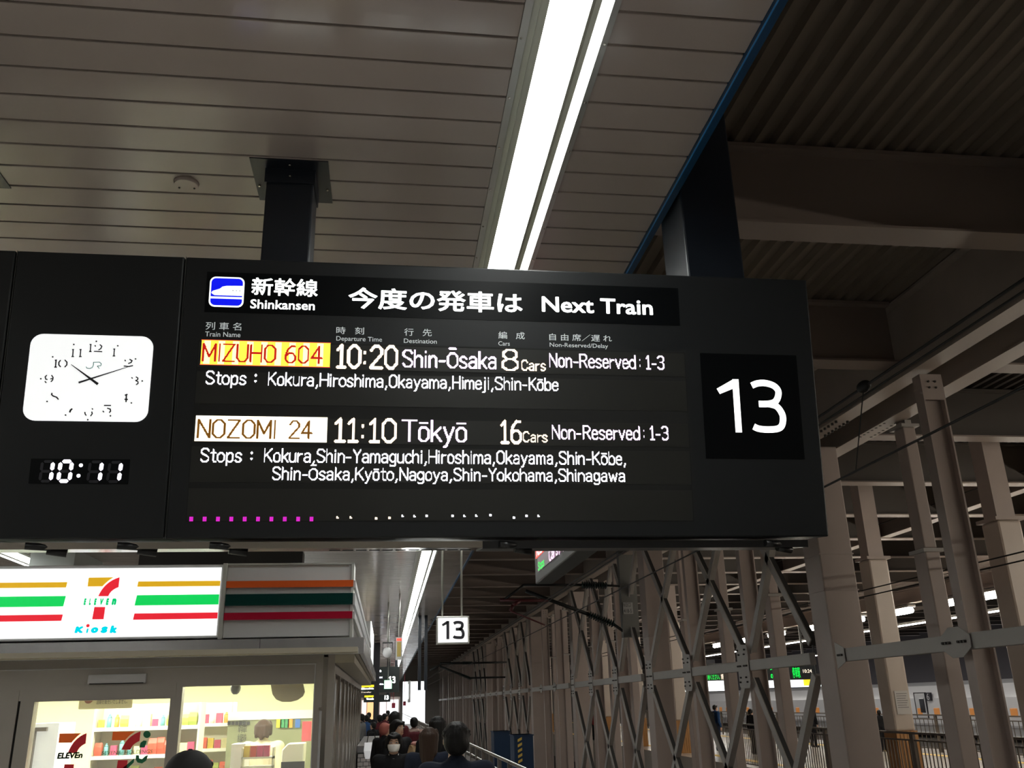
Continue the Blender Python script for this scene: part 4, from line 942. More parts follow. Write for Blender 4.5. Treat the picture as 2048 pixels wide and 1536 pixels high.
MB().prism([W2(*p) for p in ((640, 1335), (685, 1335), (690, 1385), (735, 1400), (785, 1350), (830, 1335), (800, 1420), (735, 1465), (665, 1450), (635, 1400))], 0.044, 0.047).build('decal_hook', m_dg, kiosk)
MB().prism([W2(*p) for p in ((400, 1560), (500, 1480), (612, 1385), (605, 1450), (520, 1530), (470, 1600))], 0.044, 0.047).build('decal_tail', m_dg, kiosk)
a = W2(100, 1330); b = W2(905, 1245); txt('decal_lettering', 'SEVEN&i HOLDINGS', m_dg, kiosk, a[0], a[1], b[0], b[1], d=0.041, shear=0.1)
# notice board inside over the shelves
t = thing('notice_board', 'pale framed notice board inside the kiosk window, above the shelves', 'notice', (0, KY+0.5, 0))
a = W1(1215, 640); b = W1(1802, 420); c = W2(600, 620)
a = atY(155, 1419, KY+0.5); c = atY(267, 1385, KY+0.5)
MB().box(a.x, c.x, 0, 0.03, a.z, c.z+0.12).build('notice_panel', mat('notice_cream', (0.62, 0.58, 0.30), 0.6), t, bev=0.02)
MB().prism([(a.x+0.10+0.045*math.cos(q), a.z+0.10+0.045*math.sin(q)) for q in [k*math.pi/8 for k in range(16)]], -0.004, 0).build('prohibition_mark', mat('mark_brown', (0.25, 0.08, 0.04)), t)
txt('lettering', '当店では未成年者に', m_clockink, t, a.x+0.19, a.z+0.105, c.x-0.10, a.z+0.155, d=-0.004)
txt('lettering', '酒類を販売いたしません。', m_clockink, t, a.x+0.18, a.z+0.045, c.x-0.05, a.z+0.095, d=-0.004)

# interior goods: shelf units, each packet a thing
PAL = [(0.55, 0.08, 0.04), (0.7, 0.5, 0.06), (0.6, 0.3, 0.05), (0.25, 0.12, 0.05), (0.72, 0.66, 0.4), (0.12, 0.35, 0.38), (0.35, 0.42, 0.08), (0.5, 0.06, 0.14), (0.75, 0.72, 0.66)]
m_goods = [mat(f'goods_{i}', c, 0.45, var=0.35, vscale=14) for i, c in enumerate(PAL)]
m_shelf = mat('shelf_cream', (0.75, 0.72, 0.55), 0.5)
pk = []
for i in range(9):
    mb = MB()
    if i % 3 == 0: mb.rings([[(-.05, -.008, 0), (.05, -.008, 0), (.05, .008, 0), (-.05, .008, 0)], [(-.055, -.03, .06), (.055, -.03, .06), (.055, .03, .06), (-.055, .03, .06)], [(-.055, -.03, .12), (.055, -.03, .12), (.055, .03, .12), (-.055, .03, .12)], [(-.05, -.005, .175), (.05, -.005, .175), (.05, .005, .175), (-.05, .005, .175)]], smooth=False)
    elif i % 3 == 1: mb.box(-.045, .045, -.025, .025, 0, .13)
    else: mb.cyl((0, 0, 0), (0, 0, .12), .032, .032, 10).cyl((0, 0, .12), (0, 0, .15), .032, .014, 10).cyl((0, 0, .15), (0, 0, .165), .014, .014, 8)
    pk.append((mb, i))
KIND = ['bag', 'box', 'bottle']; COLN = ['red', 'yellow', 'orange', 'brown', 'cream', 'turquoise', 'olive', 'crimson', 'white']
pk_o = {}
def shelf(lab, x0, x1, y, levels, dep=0.32, rot=False):
    """an upright unit at local y; levels = shelf heights"""
    t = thing('shelf_unit', lab, 'shelf', (x0, KY+y, 0.02)); W = x1-x0; top = levels[-1]+0.26
    MB().box(0, W, dep-0.02, dep, 0, top).build('back_panel', m_shelf, t)
    sd = MB().box(-0.02, 0, 0, dep, 0, top).build('side_panel', m_shelf, t); share(sd, (W+0.02, 0, 0), t)
    for z in levels: MB().box(0, W, 0, dep-0.02, z-0.02, z).build('shelf_board', m_shelf, t); MB().box(0, W, -0.012, 0, z-0.03, z+0.01).build('price_rail', m_shopceil, t)
    return t
def stock(unit, x0, x1, y, z, where, pitch=0.085):
    xs = []; x = x0+0.05
    while x < x1-0.04: xs.append((x, random.randrange(9))); x += pitch
    seen = {}
    for x, i in xs:
        sc = random.uniform(0.68, 0.92); seen[i] = seen.get(i, 0)+1
        if i not in pk_o:
            o = pk[i][0].build(f'snack_{KIND[i % 3]}', m_goods[i]); pk_o[i] = o
        else:
            o = pk_o[i].copy(); C.objects.link(o)
        o.location = (x, KY+y+0.07, z+0.021); o.scale = (sc, sc, sc*random.uniform(0.9, 1.25)); o.rotation_euler.z = random.uniform(-0.2, 0.2)
        tag(o, f'{nth(seen[i]-1)} {COLN[i]} {KIND[i % 3]} from the left on the {where}', 'snack' if i % 3 < 2 else 'bottle', f'goods on the {where}')
lv = [0.78, 1.08, 1.38, 1.68]
shelf('cream shelf unit behind the door glass, seen under the seven-shaped decals', -3.30, -2.16, 1.5, lv)
for k, z in enumerate(lv): stock(None, -3.3, -2.16, 1.5, z, f'{["lowest", "second", "third", "top"][k]} shelf behind the door glass')
shelf('cream shelf unit behind the second window, beside the shop clerk', -2.95, -1.98, 2.7, lv)
for k, z in enumerate(lv): stock(None, -2.95, -1.98, 2.7, z, f'{["lowest", "second", "third", "top"][k]} shelf beside the clerk')
shelf('cream shelf unit in the narrow window at the frame edge', -5.2, -4.0, 1.2, lv)
for k, z in enumerate(lv): stock(None, -5.2, -4.0, 1.2, z, f'{["lowest", "second", "third", "top"][k]} shelf at the frame edge')
# fridge frame left in door window
t = thing('fridge', 'tall white fridge with dark door frame behind the door glass', 'fridge', (atY(69, 1432, KY+0.9).x, KY+0.9, 0.02))
MB().box(-0.05, 0.25, 0.05, 0.6, 0, 1.76).build('cabinet', mat('fridge_white', (0.85, 0.86, 0.86), 0.4, emit=(0.9, 1, 1), es=0.35), t)
MB().box(0.0, 0.03, 0.0, 0.05, 0, 1.72).box(0.0, 0.14, 0, 0.05, 1.68, 1.72).build('door_frame', m_fence, t)
# counter display rack, register, bags
t = thing('counter', 'white counter unit in front of the clerk with a chocolate display rack', 'counter', (0, KY+0.7, 0.02))
a = S3(320, 1230, KY+0.7); b = S3(620, 1175, KY+0.7); MB().box(a[0], S3(640, 1, KY+.7)[0], 0.12, 0.5, 0, b[1]).build('counter_body', m_shopceil, t)
t = thing('display_rack', 'wire rack of orange snack boxes standing before the clerk', 'rack', (0, KY+0.5, 0.02))
a = S3(515, 1345, KY+0.5); b = S3(1055, 1225, KY+0.5)
MB().box(a[0], b[0], 0, 0.15, a[1]-0.05, a[1]-0.03).box(a[0], b[0], 0, 0.15, a[1]-0.14, a[1]-0.12).box(a[0], a[0]+0.015, 0, 0.15, 0, b[1]).box(b[0]-0.015, b[0], 0, 0.15, 0, b[1]).build('rack_frame', m_shelf, t)
sn = {}; x = a[0]+0.05
while x < b[0]-0.03:
    i = random.choice((0, 1, 2, 7)); sn[i] = sn.get(i, 0)+1; o = MB().box(-0.03, 0.03, 0.02, 0.1, 0, 0.11).build('snack_box', m_goods[i]); o.location = (x, KY+0.5, a[1]-0.01); tag(o, f'{nth(sn[i]-1)} {COLN[i]} snack box from the left in the wire rack before the clerk', 'snack', 'boxes in the wire rack'); x += 0.068
t = thing('till', 'white cash register box beside the clerk', 'till', (0, KY+0.9, 0)); a = S3(1180, 1400, KY+0.9); b = S3(1560, 1125, KY+0.9)
MB().prism([(a[0], 0.7), (b[0]-0.02, 0.7), (b[0], b[1]), (a[0]+0.06, b[1]+0.0), (a[0], a[1]+0.1)], 0, 0.3).build('till_body', m_shopceil, t, bev=0.01)
o = MB().box(S3(1255, 1, KY+.6)[0], S3(1630, 1, KY+.6)[0], 0, 0.03, 0.9, S3(1400, 1430, KY+.6)[1]).build('screen', m_black); o.location = (0, KY+0.6, 0); tag(o, 'black screen below the white cash register', 'screen')
a = S3(1510, 1095, KY+1.2); b = S3(1680, 765, KY+1.2)
o = MB().box(a[0], b[0], 0, 0.05, a[1], b[1]).build('hanging_pack', mat('pack_red', (0.42, 0.06, 0.08), 0.45, var=0.5, vscale=20)); o.location = (0, KY+1.2, 0); tag(o, 'tall red packet sheet hanging at the right of the shop window', 'packet')

# white box sign and next unit behind the kiosk
t = thing('shop_sign', 'narrow white lit blade sign past the kiosk corner', 'sign', (0, 0, 0))
a = atY(730, 1350, 21.6); b = atY(744, 1243, 21.6)
MB().box(a.x-0.05, b.x-0.03, 21.5, 26, a.z, b.z).build('sign_casing', m_kgrey, t); MB().box(a.x-0.3, a.x-0.05, 20.6, 26, b.z-0.1, b.z-0.05).build('wall_arm', m_kgrey, t); MB().box(b.x-0.03, b.x-0.01, 21.5, 26, a.z, b.z).build('sign_face', mat('blade_lit', (0.9, 0.9, 0.9), 0.4, emit=(1, 1, 1), es=0.9), t)
# duct box on the ceiling over the kiosk
a = atZ(62, 1104, 4.55); b = atZ(152, 1104, 4.55)
o = MB().box(a.x, b.x, a.y, a.y+1.6, 4.02, 4.6).build('air_duct', mat('duct_grey', (0.40, 0.44, 0.42), 0.4)); tag(o, 'grey boxed air duct under the ceiling above the kiosk sign', 'duct')
a = atZ(260, 1104, 4.5); b = atZ(600, 1104, 4.5)
o = MB().box(a.x, b.x, 17, 17.4, 4.0, 4.6).build('cross_beam', m_darkst); tag(o, 'dark cross beam under the ceiling above the kiosk', 'beam')

# ================================================================== platform furniture
# edge barrier with bright rails
t = thing('edge_barrier', 'platform edge barrier with two bright metal rails beside the queue', 'barrier', (1.72, 0, 0))
MB().cyl((0, 5, 1.08), (0, 100, 1.08), 0.025, n=10).build('handrail', m_rail, t); MB().cyl((0, 5, 0.90), (0, 100, 0.90), 0.018, n=10).build('lower_rail', m_rail, t)
pn = ps = None; y = 5.0
while y < 60:
    if pn is None:
        pn = MB().box(-0.015, 0.015, 0.03, 1.17, 0.08, 0.84).build('panel', m_panel, t); ps = MB().box(-0.03, 0.03, -0.03, 0.03, 0, 1.08).build('post', m_panel, t); pn.location = (0, y, 0); ps.location = (0, y, 0)
    else: share(pn, (0, y, 0), t); share(ps, (0, y, 0), t)
    y += 1.2
# blue equipment boxes
def bluebox(lab, pxa, pya, pxb, Y_, stripe):
    a = atY(pxa, pya, Y_); b = atY(pxb, pya, Y_)
    t = thing('equipment_box', lab, 'equipment box', (a.x, Y_, -1.2)); W = b.x-a.x; H = a.z+1.2
    MB().box(0, W, 0, 0.9, 0.15, H).build('cabinet', mat('box_blue', (0.012, 0.035, 0.085), 0.4, var=0.15), t, bev=0.01); MB().box(0.02, W-0.02, 0.02, 0.88, 0, 0.15).build('plinth', m_darkst, t)
    MB().box(-0.02, W+0.02, -0.02, 0.92, H-0.03, H).build('lid', MATS['box_blue'], t)
    if stripe:
        m = MB()
        for k in range(5): m.prism([(0.10, H-0.75+k*0.14), (0.22, H-0.69+k*0.14), (0.22, H-0.62+k*0.14), (0.10, H-0.68+k*0.14)], -0.012, -0.002)
        m.build('hazard_stripe', m_yel, t)
bluebox('dark blue equipment cabinet beyond the barrier, the smaller of two', 988, 1463, 1020, 31, False)
bluebox('dark blue equipment cabinet with yellow and black hazard stripe beyond the barrier', 1028, 1470, 1066, 27, True)
# tiled planter wall by the kiosk
pl_y = 19.0; a = atY(716, 1492, pl_y); b = atY(757, 1492, pl_y)
t = thing('tiled_wall', 'low wall of white tiles with grey top beside the kiosk', 'wall', (a.x, pl_y, 0))
W = b.x-a.x; H = a.z
MB().box(0, W, 0.02, 6.0, 0, H-0.12).build('core', m_darkst, t); MB().box(-0.02, W+0.03, -0.02, 6.0, H-0.12, H).build('coping', mat('coping_grey', (0.22, 0.21, 0.22), 0.3), t)
tile = None; nx = 4; tw = W/3.5
for r in range(9):
    z = H-0.135-0.075*(r+1); x = -tw/2 if r % 2 else 0
    while x < W-0.01 and z > 0:
        xa_, xb_ = max(0, x), min(W, x+tw-0.012)
        MB().box(xa_, xb_, 0, 0.022, z, z+0.064).build('tile', mat('tile_white', (0.55, 0.50, 0.50), 0.3, var=0.08), t); x += tw
# standing black pillar, far departure boards
def px_board(lab, pxa, pya, pxb, pyb, Y_, dep=0.4):
    a = atY(pxa, pyb, Y_); b = atY(pxb, pya, Y_); t = thing('far_departure_board', lab, 'departure board', (a.x, Y_, a.z)); W = b.x-a.x; H = b.z-a.z
    MB().box(0, W, 0, dep, 0, H).build('casing', mat('far_casing', (0.02, 0.028, 0.027), 0.4), t, bev=0.01)
    p_ = MB().box(W*0.25, W*0.35, 0.1, 0.3, H, 4.6-a.z).build('hanger_post', m_navy, t); p_ = MB().box(W*0.85, W*0.95, 0.1, 0.3, H, 4.6-a.z).build('hanger_post', m_navy, t)
    return t, W, H
t, W, H = px_board('distant black departure board with white 13, half hidden by a black pillar', 735, 1333, 799, 1386, 47)
txt('lettering', 'Next Train', m_txt, t, W*0.18, H*0.80, W*0.42, H*0.90, d=-0.02, off=0.02); thirteen('platform_number', m_txt13, t, W*0.66, H*0.36, W*0.88, H*0.62, -0.02, 0.06)
txt('lettering', 'Non-Reserved:1-3', m_lw, t, W*0.10, H*0.56, W*0.46, H*0.62, d=-0.02, off=0.02); txt('lettering', 'Shin-Kobe', m_lw, t, W*0.28, H*0.30, W*0.5, H*0.36, d=-0.02, off=0.02)
t, W, H = px_board('yellow-topped black wayfinding board hanging past the kiosk corner', 719, 1369, 749, 1388, 40)
MB().box(0.02, W-0.02, -0.02, 0, H*0.72, H*0.97).build('yellow_band', MATS['yellow_lit'], t); txt('lettering', 'Exit', m_txt, t, W*0.04, H*0.48, W*0.96, H*0.66, d=-0.02, off=0.05); txt('lettering', 'Transfer', m_ly, t, W*0.1, H*0.1, W*0.8, H*0.25, d=-0.02)
t, W, H = px_board('farther board with yellow and white bands under the distant departure board', 727, 1389, 781, 1405, 62)
MB().box(0.05, W*0.40, -0.02, 0, H*0.7, H*0.95).build('yellow_band', MATS['yellow_lit'], t); txt('lettering', 'Transfer', m_txt, t, W*0.1, H*0.35, W*0.42, H*0.6, d=-0.02, off=0.05); txt('lettering', '13', m_txt, t, W*0.78, H*0.3, W*0.93, H*0.9, d=-0.02, off=0.04)
a = atY(747, 1400, 43); b = atY(758, 1400, 43)
o = MB().box(a.x, b.x, 43, 43.3, 0, 4.6).build('platform_pillar', mat('pillar_black', (0.02, 0.018, 0.024), 0.4)); tag(o, 'black square pillar standing in the queue in front of the distant departure board', 'pillar')
# hanging mirror and rods
def rodthing(name, lab, cat, px, py, Y_, ztop=4.6): a = atY(px, py, Y_); return thing(name, lab, cat, (a.x, Y_, a.z)), ztop-a.z
t, h = rodthing('hanging_speaker', 'round grey speaker in a bracket hanging on a rod from the ceiling', 'speaker', 775, 1305, 26)
MB().cyl((0, 0, 0.28), (0, 0, h), 0.02, n=8).build('rod', m_rim, t); MB().ball((0, 0, 0), 0.14, 0.12, 0.14, 16, 10).build('speaker_body', m_kgrey, t)
MB().box(-0.14, -0.12, -0.03, 0.03, -0.02, 0.26).box(0.12, 0.14, -0.03, 0.03, -0.02, 0.26).box(-0.14, 0.14, -0.03, 0.03, 0.24, 0.28).build('bracket', m_darkst, t)
t, h = rodthing('exit_light', 'small square white sign with green frame hanging on a thin rod', 'sign', 776, 1369, 30)
MB().cyl((0, 0, 0.13), (0, 0, h), 0.012, n=8).build('rod', m_rim, t); MB().box(-0.13, 0.13, 0, 0.08, -0.14, 0.14).build('casing', mat('frame_green', (0.08, 0.4, 0.2), 0.4), t); MB().box(-0.115, 0.115, -0.01, 0, -0.125, 0.125).build('sign_face', mat('exit_lit', (0.8, 0.95, 0.85), 0.4, emit=(0.85, 1, 0.9), es=1.1), t)
t, h = rodthing('warning_lamp_box', 'narrow upright box lamp with orange top hanging by a rod near the light strip', 'lamp', 798, 1297, 24)
MB().cyl((0, 0, 0.28), (0, 0, h), 0.02, n=8).build('rod', m_rim, t); MB().box(-0.085, 0.085, 0, 0.1, -0.28, 0.28).build('casing', m_kgrey, t); MB().box(-0.06, 0.06, -0.01, 0, 0.19, 0.25).build('orange_lens', m_lorr, t); MB().box(-0.05, 0.05, -0.01, 0, -0.2, 0.16).build('clock_panel', mat('amber_panel', (0.4, 0.3, 0.08), 0.4), t)
for k, (px, py, Y_) in enumerate(((809, 1407, 85), (787, 1411, 70), (782, 1412, 75))):
    a = atY(px, py, Y_); o = MB().box(a.x-0.13, a.x+0.13, Y_, Y_+0.1, a.z-0.18, a.z+0.18).cyl((a.x, Y_+.05, a.z+.18), (a.x, Y_+.05, 4.6), 0.02, n=6).build('red_sign', mat('sign_red', (0.35, 0.02, 0.05), 0.5)); tag(o, ['dark red square sign hanging alone against the bright opening', 'red sign beside the smaller board, the nearer', 'red sign beside the smaller board, the farther'][k], 'sign')
# dark double hanger posts of the far side display
a = atY(845, 1300, 30)
t = thing('hanger_frame', 'pair of dark hanger posts with a lit side display at the ceiling edge', 'display', (a.x, 30, 0))
MB().box(-0.14, -0.04, 0, 0.1, 2.3, 5.0).build('hanger_post', m_navy, t); MB().box(0.06, 0.16, 0, 0.1, 2.3, 5.0).build('hanger_post', m_navy, t)
MB().box(-0.42, -0.36, 0.2, 1.6, 1.95, 2.6).build('casing', m_kgrey, t); MB().box(-0.44, -0.42, 0.3, 1.5, 2.05, 2.5).build('screen', m_backlit, t)

# ================================================================== overhead line
def wire(name, lab, pts, r=0.011, grp=None):
    o = MB().tube(pts, r, 6).build(name, m_wire); tag(o, lab, 'wire', grp); return o
def sag(x, y0, y1, z, s): n = 16; return [(x, y0+(y1-y0)*k/n, z-s*4*(k/n)*(1-k/n)) for k in range(n+1)]
wire('overhead_wire', 'upper of the two overhead wires above the nearest track', [(4.0, -2, 4.34), (4.0, 24.6, 4.30), (4.0, 60, 4.3), (4.0, 118, 4.3)], 0.012)
wire('overhead_wire', 'thin wire strung just under the upper overhead wire', [(4.03, -2, 4.285), (4.03, 24.6, 4.25), (4.03, 118, 4.25)], 0.009)
wire('overhead_wire', 'lower contact wire of the nearest track, seen beside the departure board', [(4.0, -2, 3.68), (4.0, 24.6, 3.66), (4.0, 118, 3.66)], 0.010)
for k, (pa, pb) in enumerate((((1723, 1194), (2048, 1121)), ((1791, 1166), (1907, 1136)))):
    a = atX(*pa, 9.0); b = atX(*pb, 9.0)
    wire('overhead_wire', ['lower', 'upper'][k]+' thin wire between the steel columns and the wood-footed columns', [(9.0, 2, (a.z+b.z)/2), (9.0, 110, (a.z+b.z)/2)], 0.012)
wire('overhead_wire', 'contact wire of the track behind the steel columns', [(13.0, -2, 6.1), (13.0, 118, 6.1)][:1]+[(13.0, 118, 6.1)], 0.012)
dr = None
a = atX(1727, 770, 4.0)
t = thing('wire_dropper', 'black insulator knob with a thin dropper between the two overhead wires', 'dropper', (4.0, a.y, 4.33))
MB().ball((0, 0, 0), 0.05, 0.09, 0.05).build('knob', m_wire, t); MB().cyl((0, 0, 0), (0, 0.35, -0.66), 0.006, n=6).build('dropper_rod', m_wire, t)
# cantilever bracket with ribbed insulators
CY = 24.6
def cb(px, py): p = atY(px, py, CY); return (p.x, 0, p.z)
t = thing('wire_bracket', 'overhead line bracket arm with dark green ribbed insulators on the braced wall', 'bracket', (0, CY, 0))
def insul(a, b, name='insulator'):
    a = Vector(a); b = Vector(b); m = MB().cyl(a, b, 0.035, n=8); n = 11
    for k in range(n): p = a.lerp(b, (k+0.5)/n); d = (b-a).normalized()*0.014; m.cyl(p-d, p+d, 0.105, 0.08, 14)
    m.build(name, m_ins, t)
insul(cb(1163, 1170), cb(1214, 1171)); insul(cb(1178, 1229), cb(1228, 1249))
MB().tube([cb(1163, 1170), cb(1048, 1170), cb(1009, 1199)], 0.035).build('top_tube', m_wire, t)
MB().tube([cb(1178, 1229), cb(1051, 1182)], 0.05).build('diagonal_tube', m_wire, t)
MB().tube([cb(1000, 1200), cb(1098, 1201)], 0.04).build('red_tube', m_redst, t); MB().tube([cb(1040, 1202), cb(1026, 1210), cb(1021, 1222)], 0.05).build('red_elbow', m_redst, t); MB().tube([cb(1021, 1222), cb(1090, 1250)], 0.022).build('steady_arm', m_redst, t)
MB().tube([cb(1214, 1171), cb(1240, 1172)], 0.03).tube([cb(1228, 1249), cb(1246, 1262)], 0.04).build('end_fitting', m_darkst, t)
a = cb(1247, 1275); b = cb(1264, 1098)
MB().box(a[0]-0.02, b[0]+0.02, -0.12, 0.12, a[2], b[2]).build('mast_box', mat('mast_grey', (0.20, 0.20, 0.19), 0.5), t)
a = cb(1246, 1229); b = cb(1258, 1206)
MB().box(a[0]-0.02, b[0]+0.06, -0.15, -0.13, a[2], b[2]).build('number_plate', m_kgrey, t)
W0 = a[0]-0.01
txt('lettering', '0日口', m_clockink, t, W0, a[2]+0.19, W0+0.2, a[2]+0.29, d=-0.153); txt('lettering', '418-5', m_clockink, t, W0, a[2]+0.03, W0+0.22, a[2]+0.13, d=-0.153)
# second, farther bracket
t = thing('wire_bracket', 'farther overhead line bracket, small and dark against the columns', 'bracket', (0, 52, 0))
def cb(px, py): p = atY(px, py, 52); return (p.x, 0, p.z)
MB().tube([cb(880, 1327), cb(940, 1326)], 0.06).tube([cb(880, 1333), cb(940, 1356)], 0.06).tube([cb(860, 1341), cb(888, 1326)], 0.05).tube([cb(940, 1326), (6.65, 0, cb(940, 1326)[2])], 0.05).tube([cb(940, 1356), (6.65, 0, cb(940, 1356)[2])], 0.05).build('bracket_tubes', m_wire, t); insul(cb(925, 1326), cb(945, 1326)); insul(cb(918, 1348), cb(942, 1358))

# lit stalls and shopfront far down the platform, behind the queue
t = thing('lit_shopfront', 'pinkish white lit shopfront far down the platform behind the queue', 'shopfront', (0, 72, 0))
a = atY(722, 1398, 72); b = atY(800, 1398, 72)
MB().box(a.x, b.x, 0, 3, 0, 2.5).build('body', mat('stall_wall', (0.5, 0.42, 0.40), 0.6), t)
for k, (px0, px1, c) in enumerate(((724, 733, (1.0, 0.86, 0.80)), (735, 747, (1.0, 0.60, 0.28)), (760, 772, (1.0, 0.9, 0.92)), (774, 797, (0.95, 0.97, 1.0)))):
    a = atY(px0, 1400, 72); b = atY(px1, 1400, 72); MB().box(a.x, b.x, -0.06, 0, 0.3, 2.3).build('lit_panel', mat(f'panel_glow_{k}', c, 0.5, emit=c, es=1.0), t)

# ================================================================== PEOPLE
def blob(name, caps, m, parent=None, vox=0.012, smooth=6, extra=None, loc=(0, 0, 0)):
    """one continuous skin grown over tapered limbs: caps = (a, ra, b, rb[, flat_y]) ; extra = ellipsoids (c, rx, ry, rz)"""
    mb = MB()
    for c in caps:
        a, ra, b, rb = Vector(c[0]), c[1], Vector(c[2]), c[3]; fl = c[4] if len(c) > 4 else 1.0
        d = (b-a); n = d.normalized() if d.length > 1e-6 else Vector((0, 0, 1)); u = Vector((0, 1, 0)) if abs(n.y) < 0.9 else Vector((1, 0, 0))
        r = n.cross(u).normalized(); u = r.cross(n).normalized(); rs = []
        def ring(c_, k): return [c_+(r*math.cos(2*math.pi*i/14))*k+(u*math.sin(2*math.pi*i/14))*k*fl for i in range(14)]
        for t in (80, 55, 30): rs.append(ring(a-n*ra*math.sin(R_(t)), ra*math.cos(R_(t))))
        rs.append(ring(a, ra)); rs.append(ring(b, rb))
        for t in (30, 55, 80): rs.append(ring(b+n*rb*math.sin(R_(t)), rb*math.cos(R_(t))))
        mb.rings(rs)
    for e in (extra or []): mb.ball(*e, n=18, m=12)
    o = mb.build(name, m, None)
    rm = o.modifiers.new('r', 'REMESH'); rm.mode = 'VOXEL'; rm.voxel_size = vox; rm.use_smooth_shade = True
    sm = o.modifiers.new('s', 'SMOOTH'); sm.iterations = smooth; sm.factor = 0.5
    dg = bpy.context.evaluated_depsgraph_get(); me = bpy.data.meshes.new_from_object(o.evaluated_get(dg))
    o.modifiers.clear(); old = o.data; o.data = me; bpy.data.meshes.remove(old); me.polygons.foreach_set('use_smooth', [True]*len(me.polygons))
    o.location = loc
    if parent: o.parent = parent
    return o
m_skin = mat('skin', (0.55, 0.34, 0.24), 0.5, var=0.05); m_hairk = mat('hair_black', (0.008, 0.007, 0.007), 0.55, spec=0.25, bump=0.6, bscale=60, stretch=(1, 1, .15)); m_hairb = mat('hair_brown', (0.035, 0.018, 0.011), 0.55, spec=0.25, bump=0.6, bscale=60, stretch=(1, 1, .15))
def cloth(n, c): return mat('cloth_'+n, c, 0.85, var=0.15, vscale=8, bump=0.2, bscale=30, spec=0.2)
c_navy = cloth('navy', (0.012, 0.016, 0.03)); c_black = cloth('black', (0.010, 0.010, 0.012)); c_rose = cloth('rose_beige', (0.32, 0.22, 0.19)); c_grey = cloth('grey', (0.15, 0.15, 0.15)); c_blue = cloth('blue', (0.02, 0.06, 0.16)); c_cream = cloth('cream', (0.62, 0.56, 0.38)); c_wine = cloth('wine', (0.09, 0.015, 0.02)); c_plaid = cloth('plaid', (0.16, 0.12, 0.10)); c_pink = cloth('pink', (0.6, 0.06, 0.16)); c_jean = cloth('denim', (0.03, 0.04, 0.07))
m_shoe = mat('shoe', (0.03, 0.028, 0.026), 0.4); m_white = mat('mask_white', (0.75, 0.72, 0.68), 0.7, bump=0.1)
m_eye = mat('eye_dark', (0.01, 0.008, 0.008), 0.2); m_sclera = mat('eye_white', (0.8, 0.78, 0.75), 0.3); m_lip = mat('lip', (0.40, 0.14, 0.12), 0.5)
def hand_caps(wr, s, dr, curl=0.5, th=1):
    """palm and five fingers hanging from wrist wr along dr; s = +1/-1 side"""
    wr = Vector(wr); d = Vector(dr).normalized(); side = Vector((0, 1, 0)); out = d.cross(side).normalized(); c = []
    pc = wr+d*0.05
    for k in (-1, 0, 1): c.append((wr+side*0.014*k, 0.014, pc+side*0.022*k+d*0.03, 0.0125))
    inn = Vector((-s, 0, 0))
    for k, ln in ((-1.5, 0.06), (-0.5, 0.072), (0.5, 0.068), (1.5, 0.052)):
        a = pc+d*0.035+side*0.0185*k; b = a+d*ln*0.5+inn*ln*0.12; e = b+d*ln*0.42+inn*ln*curl
        c += [(a, 0.0095, b, 0.0085), (b, 0.0085, e, 0.007)]
    a = wr+d*0.025-side*0.022; b = a-side*0.03+d*0.028; e = b-side*0.004+d*0.03+inn*0.012
    c += [(a, 0.012, b, 0.0105), (b, 0.0105, e, 0.0085)]
    return c
